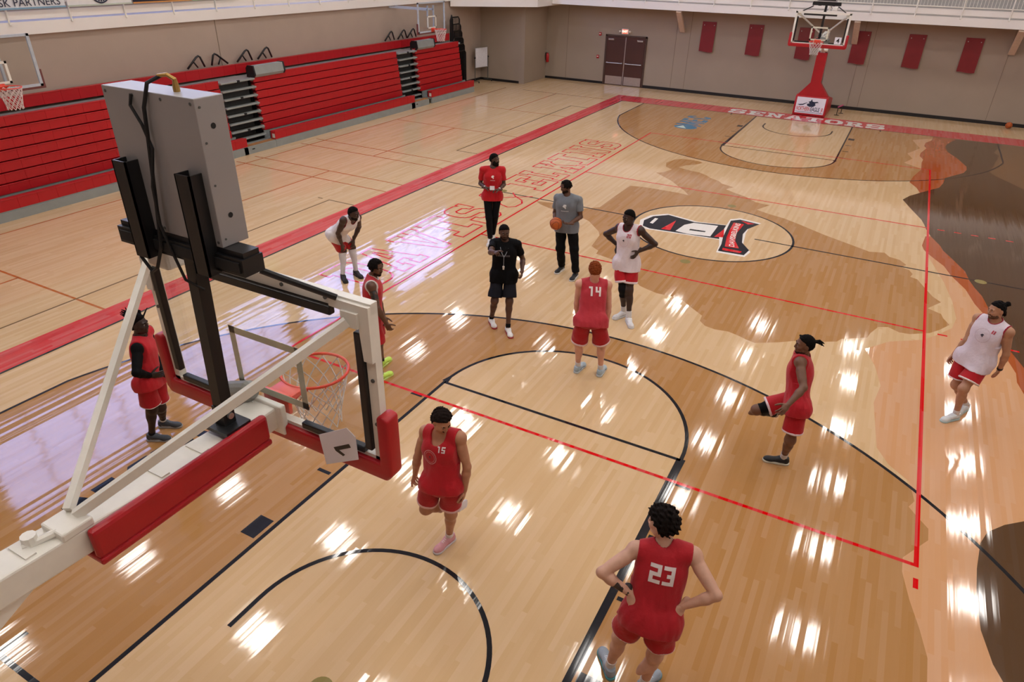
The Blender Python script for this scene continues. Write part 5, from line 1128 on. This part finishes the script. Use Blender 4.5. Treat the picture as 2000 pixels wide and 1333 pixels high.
# joints of the twelve figures in court metres (L/R: H hip, K knee, A ankle, T toe, S shoulder, E elbow, W wrist)
POSE = {
'bent': dict(HT=(-5.046,7.772,1.559), HC=(-5.045,7.77,1.441), NB=(-5.162,7.835,1.291), LS=(-5.191,8.042,1.254), RS=(-5.188,7.641,1.32), LE=(-5.321,8.198,1.003), RE=(-5.347,7.639,1.039), LW=(-5.406,8.102,0.751), RW=(-5.382,7.743,0.779), LH=(-5.574,7.906,0.923), RH=(-5.548,7.708,0.933), LK=(-5.513,8.159,0.547), RK=(-5.558,7.944,0.543), LA=(-5.43,8.106,0.1), RA=(-5.526,7.832,0.101), LT=(-5.221,8.025,0.035), RT=(-5.333,7.694,0.034)),
'redshirt': dict(HT=(-4.14,11.29,1.885), HC=(-4.134,11.287,1.765), NB=(-4.155,11.267,1.557), LS=(-3.985,11.369,1.544), RS=(-4.342,11.161,1.541), LE=(-3.953,11.393,1.22), RE=(-4.42,11.181,1.224), LW=(-3.916,11.114,1.19), RW=(-4.193,11.012,1.216), LH=(-4.05,11.264,1.007), RH=(-4.214,11.16,0.986), LK=(-4.043,11.172,0.554), RK=(-4.118,11.04,0.548), LA=(-4.12,11.208,0.1), RA=(-4.028,10.946,0.101), LT=(-4.08,10.988,0.035), RT=(-3.954,10.727,0.035)),
'grey': dict(HT=(-2.051,10.401,1.867), HC=(-2.048,10.397,1.748), NB=(-2.014,10.414,1.544), LS=(-1.792,10.45,1.512), RS=(-2.201,10.385,1.5), LE=(-1.715,10.423,1.196), RE=(-2.265,10.429,1.182), LW=(-1.822,10.167,1.121), RW=(-2.14,10.222,1.033), LH=(-1.883,10.405,0.986), RH=(-2.086,10.383,0.994), LK=(-1.755,10.317,0.55), RK=(-2.044,10.293,0.543), LA=(-1.666,10.25,0.1), RA=(-2.049,10.422,0.1), LT=(-1.659,10.023,0.035), RT=(-2.071,10.196,0.035)),
'coach': dict(HT=(-1.981,7.858,1.78), HC=(-1.973,7.857,1.661), NB=(-1.973,7.893,1.466), LS=(-1.796,7.978,1.445), RS=(-2.144,7.817,1.448), LE=(-1.734,8.077,1.153), RE=(-2.035,7.527,1.41), LW=(-1.624,7.849,1.047), RW=(-1.85,7.353,1.512), LH=(-1.862,7.866,0.936), RH=(-2.037,7.781,0.929), LK=(-1.78,7.72,0.524), RK=(-2.007,7.622,0.514), LA=(-1.727,7.594,0.1), RA=(-2.13,7.731,0.1), LT=(-1.576,7.43,0.035), RT=(-1.97,7.575,0.035)),
'p20': dict(HT=(-0.363,9.216,1.927), HC=(-0.355,9.208,1.806), NB=(-0.34,9.256,1.599), LS=(-0.131,9.223,1.612), RS=(-0.534,9.305,1.564), LE=(0.115,9.316,1.391), RE=(-0.797,9.385,1.371), LW=(-0.117,9.188,1.256), RW=(-0.556,9.394,1.197), LH=(-0.205,9.21,1.028), RH=(-0.404,9.187,1.014), LK=(-0.164,9.081,0.566), RK=(-0.273,9.053,0.569), LA=(-0.085,8.984,0.101), RA=(-0.248,9.16,0.1), LT=(0.051,8.777,0.034), RT=(-0.355,8.94,0.035)),
'p14': dict(HT=(-0.087,7.122,1.812), HC=(-0.089,7.132,1.696), NB=(-0.1,7.155,1.499), LS=(-0.262,7.039,1.472), RS=(0.078,7.246,1.456), LE=(-0.296,7.047,1.151), RE=(0.13,7.237,1.137), LW=(-0.292,7.123,0.88), RW=(0.139,7.207,0.857), LH=(-0.104,6.899,0.992), RH=(0.076,6.994,0.998), LK=(-0.185,6.97,0.547), RK=(0.126,7.092,0.554), LA=(-0.203,7.059,0.1), RA=(0.135,7.143,0.1), LT=(-0.189,7.285,0.035), RT=(0.12,7.363,0.035)),
'braid': dict(HT=(-2.758,5.588,1.844), HC=(-2.757,5.57,1.723), NB=(-2.828,5.544,1.536), LS=(-2.945,5.697,1.48), RS=(-2.706,5.376,1.512), LE=(-2.809,5.625,1.2), RE=(-2.568,5.309,1.231), LW=(-2.686,5.565,0.956), RW=(-2.504,5.39,0.972), LH=(-2.854,5.544,0.996), RH=(-2.737,5.393,0.999), LK=(-2.855,5.611,0.549), RK=(-2.679,5.374,0.551), LA=(-2.877,5.658,0.1), RA=(-2.643,5.335,0.101), LT=(-2.888,5.877,0.035), RT=(-2.613,5.529,0.034)),
'dread': dict(HT=(-4.18,2.905,1.789), HC=(-4.177,2.889,1.669), NB=(-4.209,2.872,1.473), LS=(-4.316,3.048,1.464), RS=(-4.081,2.732,1.432), LE=(-4.253,3.007,1.158), RE=(-3.903,2.541,1.254), LW=(-4.036,2.912,1.023), RW=(-3.983,2.736,1.084), LH=(-4.166,2.893,0.917), RH=(-4.09,2.72,0.966), LK=(-4.184,2.865,0.469), RK=(-4.167,2.741,0.527), LA=(-4.412,2.981,0.101), RA=(-4.29,2.719,0.099), LT=(-4.211,3.094,0.035), RT=(-4.088,2.834,0.035)),
'p15': dict(HT=(0.02,3.075,1.806), HC=(0.023,3.064,1.688), NB=(-0.005,3.099,1.494), LS=(0.186,3.125,1.509), RS=(-0.197,3.097,1.455), LE=(0.279,3.097,1.208), RE=(-0.259,3.014,1.156), LW=(0.272,3.055,0.935), RW=(-0.328,3.053,0.892), LH=(0.145,3,0.971), RH=(-0.044,2.951,0.969), LK=(0.095,3.061,0.531), RK=(-0.165,2.985,0.54), LA=(0.007,3.142,0.1), RA=(-0.034,3.372,0.355), LT=(-0.034,2.927,0.035), RT=(0.005,3.179,0.475)),
'p23': dict(HT=(2.271,2.791,1.864), HC=(2.293,2.756,1.748), NB=(2.358,2.723,1.548), LS=(2.156,2.625,1.5), RS=(2.571,2.762,1.53), LE=(1.972,2.38,1.378), RE=(2.817,2.613,1.369), LW=(2.205,2.435,1.217), RW=(2.6,2.542,1.194), LH=(2.289,2.46,1.013), RH=(2.497,2.507,1.027), LK=(2.16,2.515,0.565), RK=(2.468,2.5,0.56), LA=(2.097,2.547,0.101), RA=(2.418,2.542,0.101), LT=(1.945,2.741,0.036), RT=(2.485,2.735,0.034)),
'kick': dict(HT=(2.85,6.41,1.814), HC=(2.846,6.41,1.696), NB=(2.859,6.458,1.499), LS=(2.853,6.264,1.529), RS=(2.827,6.657,1.439), LE=(2.962,6.019,1.356), RE=(2.841,6.543,1.137), LW=(2.857,5.799,1.218), RW=(2.863,6.529,0.858), LH=(2.954,6.214,0.969), RH=(2.891,6.394,0.958), LK=(2.971,6.167,0.515), RK=(2.514,6.23,0.758), LA=(2.947,6.358,0.1), RA=(2.534,6.61,0.504), LT=(2.731,6.311,0.035), RT=(2.694,6.481,0.617)),
'bun': dict(HT=(4.906,8.795,1.773), HC=(4.908,8.776,1.651), NB=(4.95,8.805,1.456), LS=(5.11,8.697,1.408), RS=(4.776,8.904,1.429), LE=(5.183,8.686,1.097), RE=(4.725,8.812,1.123), LW=(5.202,8.773,0.832), RW=(4.655,8.857,0.858), LH=(4.975,8.716,0.928), RH=(4.791,8.795,0.903), LK=(4.857,8.512,0.545), RK=(4.801,8.751,0.453), LA=(4.901,8.587,0.101), RA=(5.033,8.913,0.1), LT=(4.733,8.411,0.034), RT=(4.928,8.716,0.035)),
}
BALL_HELD = (-2.075, 10.089, 1.096)
RED, RED2 = 'b0141f', 'a50f1a'
socks = lambda t0=.74: [(t0, 1.0, 'd8d6d6', 'sock')]
HIP = dict(d=(-.12, .8, -.6), n=(-1, .1, 0), curl=.3, t=(0, -.6, 1))
HIPB = dict(d=(-.45, -.15, -.9), n=(-.2, 1, 0), curl=.3, spread=.16, t=(-.2, .6, .5))
EM = lambda sz: dict(zip(('verts', 'faces'), mark_print(sz)))
RG = lambda a, b: dict(zip(('verts', 'faces'), ring_print(a, b)))
BR = lambda w, n, hh: dict(zip(('verts', 'faces'), bars_print(w, n, hh)))
person(POSE['bent'], 1.88, 'person in white jersey and white leg sleeves bending with hands on knees', '3d2922', dict(yaw=8, pitch=14, hair='short', hair_col='110e0d', thick=.008, beard=.003, beard_col='1c1411'),
       dict(top=dict(col='dcd8dc', hem=.05, trim='7c1a28', neck=(.06, .05, .075), loose=.006), bottom=dict(col=RED, len=.84, loose=.014), legs=dict(L=[(.06, 1.0, 'cfcdd2', 'leg_sleeve')], R=[(.06, 1.0, 'cfcdd2', 'leg_sleeve')]), print=[dict(on='front', v=.62, col='2a2a33', name='emblem', **EM(.03))]),
       dict(L=dict(d=(-.2, .75, -.6), n=(0, -.5, -.8), curl=.45, t=(-1, 0, 0)), R=dict(d=(-.2, .75, -.6), n=(0, -.5, -.8), curl=.45, t=(-1, 0, 0))), dict(col='17171a', sole='1b1b1d', accent='5a5a60', lace='2a2a2d'), seed=11)
_, J2, F2_ = person(POSE['redshirt'], 1.90, 'bearded person in red t-shirt and slim black trousers holding a white card', '4b3228', dict(yaw=8, pitch=6, hair='short', hair_col='0d0b0a', thick=.009, beard=.014, beard_top=-.028),
       dict(top=dict(col='b5121d', hem=.10, sleeve=.68, neck=(.03, .045, .07), loose=.012), bottom=dict(col='0d0d10', full=True, loose=.006, cuff=.5, to=.95), print=[dict(on='front', v=.74, col='e6dede', name='emblem', **EM(.075)), dict(on='front', v=.62, col='d8b8b8', name='emblem_bar', **BR(.1, 7, .014))]),
       dict(L=dict(d=(-.9, .3, 0), n=(-.2, 0, -1), curl=.7, t=(0, 1, .3)), R=dict(d=(-.9, .3, 0), n=(-.2, 0, -1), curl=.7, t=(0, 1, .3))), dict(col='dcdad8', sole='e4e2de', accent='a8a8aa'), seed=12)
_, J3, F3_ = person(POSE['grey'], 1.90, 'person in grey t-shirt and black trousers holding a basketball', '5c3d2e', dict(yaw=-128, pitch=16, hair='twists', hair_col='14100f', thick=.008, beard=.003, beard_col='20160f'),
       dict(top=dict(col='70757d', hem=.12, sleeve=.66, neck=(.03, .045, .068), loose=.018), bottom=dict(col='0e0e11', full=True, loose=.02, cuff=1.1, to=.97), print=[dict(on='front', v=.72, col='d4d6da', name='emblem', **EM(.09)), dict(on='front', v=.57, col='c4c8cc', name='emblem_bar', **BR(.15, 9, .016))]),
       dict(L=dict(d=(-.75, .45, .1), n=(-.2, .3, 1), curl=.5, t=(0, 1, .2)), R=dict(d=(.1, .85, -.2), n=(-1, .1, .1), curl=.45, t=(0, .2, 1))), dict(col='1a1b1f', sole='dcdcdc', accent='e2e2e2', sweep=.8, a0=-.02, a1=.2, lace='1a1a1a'), bulk=1.06, seed=13)
_, J4, F4_ = person(POSE['coach'], 1.83, 'coach in black t-shirt and black shorts with whistle pointing forward', '513528', dict(yaw=-50, pitch=10, hair='short', hair_col='0e0c0b', thick=.014, moustache=True, beard=.002, beard_top=-.078, beard_col='2c1d17'),
       dict(top=dict(col='0b0b0e', hem=.12, sleeve=.62, neck=(.03, .045, .07), loose=.02), bottom=dict(col='1d1e26', len=.86, loose=.03), legs=dict(L=[(.86, 1.0, '16161a', 'sock')], R=[(.86, 1.0, '16161a', 'sock')]), print=[dict(on='front', v=.66, col='4d4d55', name='emblem_bar', **BR(.2, 11, .03))]),
       dict(R=dict(n=(-.6, 0, -.8), curl=.95, idx=.1, t=(-.3, 0, 1)), L=dict(curl=.55)), dict(col='e3e0de', sole='a32430', accent='c9c5c4', lace='d0cccc', collar=.085), seed=14)
person(POSE['p20'], 1.98, 'tall player in white number 20 jersey with hands on hips', '37241d', dict(yaw=-118, pitch=12, hair='short', hair_col='0d0b0a', thick=.01, moustache=True),
       dict(top=dict(col='ded3da', hem=.14, trim='9a1c30', neck=(.07, .05, .078)), bottom=dict(col='b5121f', len=.74, trim='e0d0d4', band=.035, loose=.028), legs=dict(L=socks(.76), R=[(-.22, .3, '141416', 'knee_sleeve')]+socks(.74)), print=[dict(on='front', v=.84, x=.085, text='20', h=.06, block=True, col='b0283a'), dict(on='front', v=.68, col='2b2b38', name='emblem', **EM(.04)), dict(on='front', v=.66, col='d0b4bc', name='emblem_ring', **RG(.085, .09))]),
       dict(L=HIP, R=HIP), dict(col='d9d8da', sole='d4d4d6', accent='bcbcc0', collar=.12), seed=15)
person(POSE['p14'], 1.88, 'red-haired player in red number 14 jersey seen from behind', 'cf9a84', dict(yaw=120, pitch=38, hair='curly', hair_col='7a3a1a', thick=.015, amp=.004, nape=-.1, line=(.0, .56)),
       dict(top=dict(col='b4303c', hem=.10, neck=(.03, .04, .07)), bottom=dict(col=RED2, len=.88, trim='dcc0c0', band=.03, loose=.03), legs=dict(L=socks(.8), R=socks(.8)), print=[dict(on='back', v=.76, text='14', h=.135, block=True, col='e6dcdc')]),
       dict(L=dict(curl=.6, d=(-.5, .6, -.4)), R=dict(curl=.5)), dict(col='a4b6c2', sole='c4ccd0', accent='3f6f92', lace='d0d8dc', a1=.2), bulk=1.05, seed=16)
person(POSE['braid'], 1.86, 'player in red jersey with white binding standing behind the backboard', '5f4030', dict(yaw=2, pitch=10, hair='twists', hair_col='100d0c', thick=.010, beard=.0025, beard_top=-.078, beard_col='241813', moustache=True),
       dict(top=dict(col='b51c28', hem=.12, trim='ddd8d6', neck=(.05, .05, .078)), bottom=dict(col=RED, len=.86, loose=.028), legs=dict(L=[(.88, 1.0, '2a2a2a', 'sock')], R=[(.88, 1.0, '2a2a2a', 'sock')]), tattoo=('R', .2, .75, 'up'), print=[dict(on='back', v=.72, text='2', h=.14, block=True, col='e2dcdc')]),
       dict(L=dict(curl=.5), R=dict(curl=.45)), dict(col='c4e85e', sole='d6f08a', accent='a8cc48', lace='d8f2a0'), seed=17)
person(POSE['dread'], 1.84, 'player with dreadlocks in red jersey over black long sleeves, hand on hip', '2e1f1a', dict(yaw=26, pitch=2, hair='dreads', hair_col='0c0a0a', thick=.014, nape=-.07),
       dict(top=dict(col='b91c28', hem=.09, neck=(.04, .045, .072), loose=.016), under=dict(col='0c0c0f', to=.97), bottom=dict(col='ab0f1c', len=.76, trim='e0d2d2', band=.012, loose=.03), legs=dict(L=[(.84, .93, 'd8d6d6', 'sock')], R=[(.9, 1.0, '18181b', 'sock')])),
       dict(R=dict(d=(-.35, .85, -.1), n=(-1, .1, .1), curl=.3, t=(0, 0, 1)), L=HIP), dict(col='3b4048', sole='9a9a9a', accent='b4b6ba', sweep=.3, lace='55585e', a1=.1), seed=18)
person(POSE['p15'], 1.84, 'player in red number 15 jersey jogging on one leg towards the near hoop', 'b07d60', dict(yaw=-28, pitch=24, hair='curly', hair_col='1d1512', thick=.02, amp=.007, moustache=True),
       dict(top=dict(col='ae1520', hem=.05, neck=(.10, .06, .085)), bottom=dict(col='a60f1b', len=.66, trim='d8b0ae', band=.032, loose=.026), legs=dict(L=socks(.85), R=socks(.8)), print=[dict(on='front', v=.82, x=.075, text='15', h=.06, block=True, col='e2d8d8'), dict(on='front', v=.64, x=-.045, col='c88a8a', name='emblem_ring', **RG(.052, .057)), dict(on='front', v=.64, x=-.045, col='d0a0a0', name='emblem_ring', **RG(.068, .075)), dict(on='front', v=.64, x=-.045, col='3a2a30', name='emblem', **EM(.024))]),
       dict(R=dict(curl=.75), L=dict(curl=.5)), dict(col='d0949a', sole='cfc8cc', accent='bf4f60', lace='d8c8c4', a1=.14), bulk=1.0, seed=19, h=.007)
person(POSE['p23'], 1.92, 'curly-haired player in red number 23 jersey with hands on hips from behind', 'c69a84', dict(yaw=172, pitch=8, hair='curly', hair_col='181210', thick=.036, amp=.009, nape=-.075, line=(.02, .56)),
       dict(top=dict(col='a61722', hem=.11, neck=(.045, .05, .085), loose=.018), bottom=dict(col='ac0f1b', len=.62, trim='d8bcb8', band=.008, loose=.03), legs=dict(L=socks(.8), R=socks(.8)), tattoo=('L', .45, .95, 'fore'), print=[dict(on='back', v=.70, text='23', h=.15, block=True, col='d8cccc')]),
       dict(L=HIPB, R=HIPB), dict(col='8d97a3', sole='4f9aa6', accent='4c2c4e', lace='c8ccd4', a1=.2, sweep=.8), bulk=1.05, seed=20, h=.007)
person(POSE['kick'], 1.88, 'player in red jersey with tied-back locs raising one knee at the arc', '6b4835', dict(yaw=200, pitch=4, hair='tail', hair_col='0e0c0c', thick=.009, beard=.002, beard_top=-.085, beard_col='2e1f18'),
       dict(top=dict(col='b31a28', hem=.13, neck=(.04, .045, .072), loose=.02), bottom=dict(col='ab111e', len=.72, trim='dcc8cc', band=.025, loose=.028), legs=dict(L=socks(.76), R=[(-.3, -.08, '121214', 'knee_sleeve')])),
       dict(L=dict(curl=.5), R=dict(curl=.5)), dict(col='16181c', sole='cdc9b8', accent='2c3036', lace='24262a'), seed=21, h=.007)
_, J12, F12_ = person(POSE['bun'], 1.86, 'player with hair bun in white jersey and red shorts walking at right', 'ad8064', dict(yaw=214, pitch=10, hair='bun', hair_col='110f0f', thick=.009, beard=.0015, beard_top=-.045, beard_col='5c4436', moustache=True, line=(.046, .56)),
       dict(top=dict(col='d3c8d4', hem=.12, trim='9c2038', neck=(.05, .05, .075), loose=.02), bottom=dict(col='ae111d', len=.74, trim='ded0d2', band=.02, loose=.03), legs=dict(L=socks(.84), R=socks(.84)), print=[dict(on='front', v=.68, col='2f2f3f', name='emblem', **EM(.045)), dict(on='front', v=.68, col='bfa8b4', name='emblem_ring', **RG(.09, .096)), dict(on='front', v=.85, x=.1, col='b84456', name='emblem_square', **BR(.05, 2, .045))]),
       dict(L=dict(curl=.35, spread=.18), R=dict(curl=.6)), dict(col='d3d8da', sole='b9d2d6', accent='98b4bc', lace='c8ccd0'), bulk=1.1, seed=22, h=.007)
# worn and held small things
def near(J, a, b, t): return J[a]+(J[b]-J[a])*t
def band(nm, J, F, sd, m, r0=.034, w=.022, t=.93):
    p = near(J, sd+'E', sd+'W', t); ax = nrm(J[sd+'W']-J[sd+'E']); par = [o for o in COL.objects if o.get('category') == 'person' and abs(o.location.x-F['O'][0]) < .01 and abs(o.location.y-F['O'][1]) < .01][0]
    x = nrm(np.cross(ax, V3(.3, .5, .8))); y = np.cross(ax, x); pr = [(r0*.9, -w/2), (r0, -w/2), (r0, w/2), (r0*.9, w/2)]; vs = []; fs = []
    for i in range(20):
        a = 2*math.pi*i/20
        for rr_, zz in pr: vs.append(tuple(p-F['O']+(x*math.cos(a)+y*math.sin(a))*rr_+ax*zz))
    for i in range(20):
        for k in range(4): fs.append((i*4+k, ((i+1) % 20)*4+k, ((i+1) % 20)*4+(k+1) % 4, i*4+(k+1) % 4))
    MB().add(vs, fs).build(nm, m, par, auto=True); return par
band('wristband', J2, F2_, 'L', M_paper); band('wristband', J2, F2_, 'R', M_paper)
par = band('watch', J12, F12_, 'L', M_rubber, .036, .03, .96)
# lanyard and whistle on the coach
par = [o for o in COL.objects if o.get('label', '').startswith('coach')][0]; F = F4_; nb = J4['NB']
pt = lambda x, y, z: nb+F['l']*x+F['f']*y+F['u']*z-F['O']
for sx in (-1, 1): MB().tube([pt(sx*.05, -.04, .05), pt(sx*.075, .03, .03), pt(sx*.065, .125, -.06), pt(sx*.03, .162, -.15), pt(0, .168, -.2)], .006, 6).build('lanyard', mat('grey_lanyard', '#8c909a', .6), par)
MB().tube([pt(0, .168, -.2), pt(.0, .17, -.34)], .005, 6).build('lanyard', mat('grey_lanyard', '#8c909a', .6), par)
mb = MB(); c = pt(.0, .178, -.36); mb.sphere(tuple(c), .02, 10, 7); mb.box(tuple(c+np.array([0, 0, -.022])), (.022, .022, .045)); mb.build('whistle', M_white, par)
# card held by the person in red
mid = (J2['LW']+J2['RW'])/2+F2_['f']*.1+F2_['u']*.03; R_ = Matrix((F2_['l'], F2_['f'], F2_['u'])).transposed()
o = MB().box((0, 0, 0), (.1, .008, .085), R_, ch=.002).build('card', M_paper); o.location = tuple(mid); tag(o, 'small white card held at the waist by the person in red t-shirt', 'card')
basketball(BALL_HELD, 'orange basketball held by the person in grey t-shirt', (.5, .3, .4))
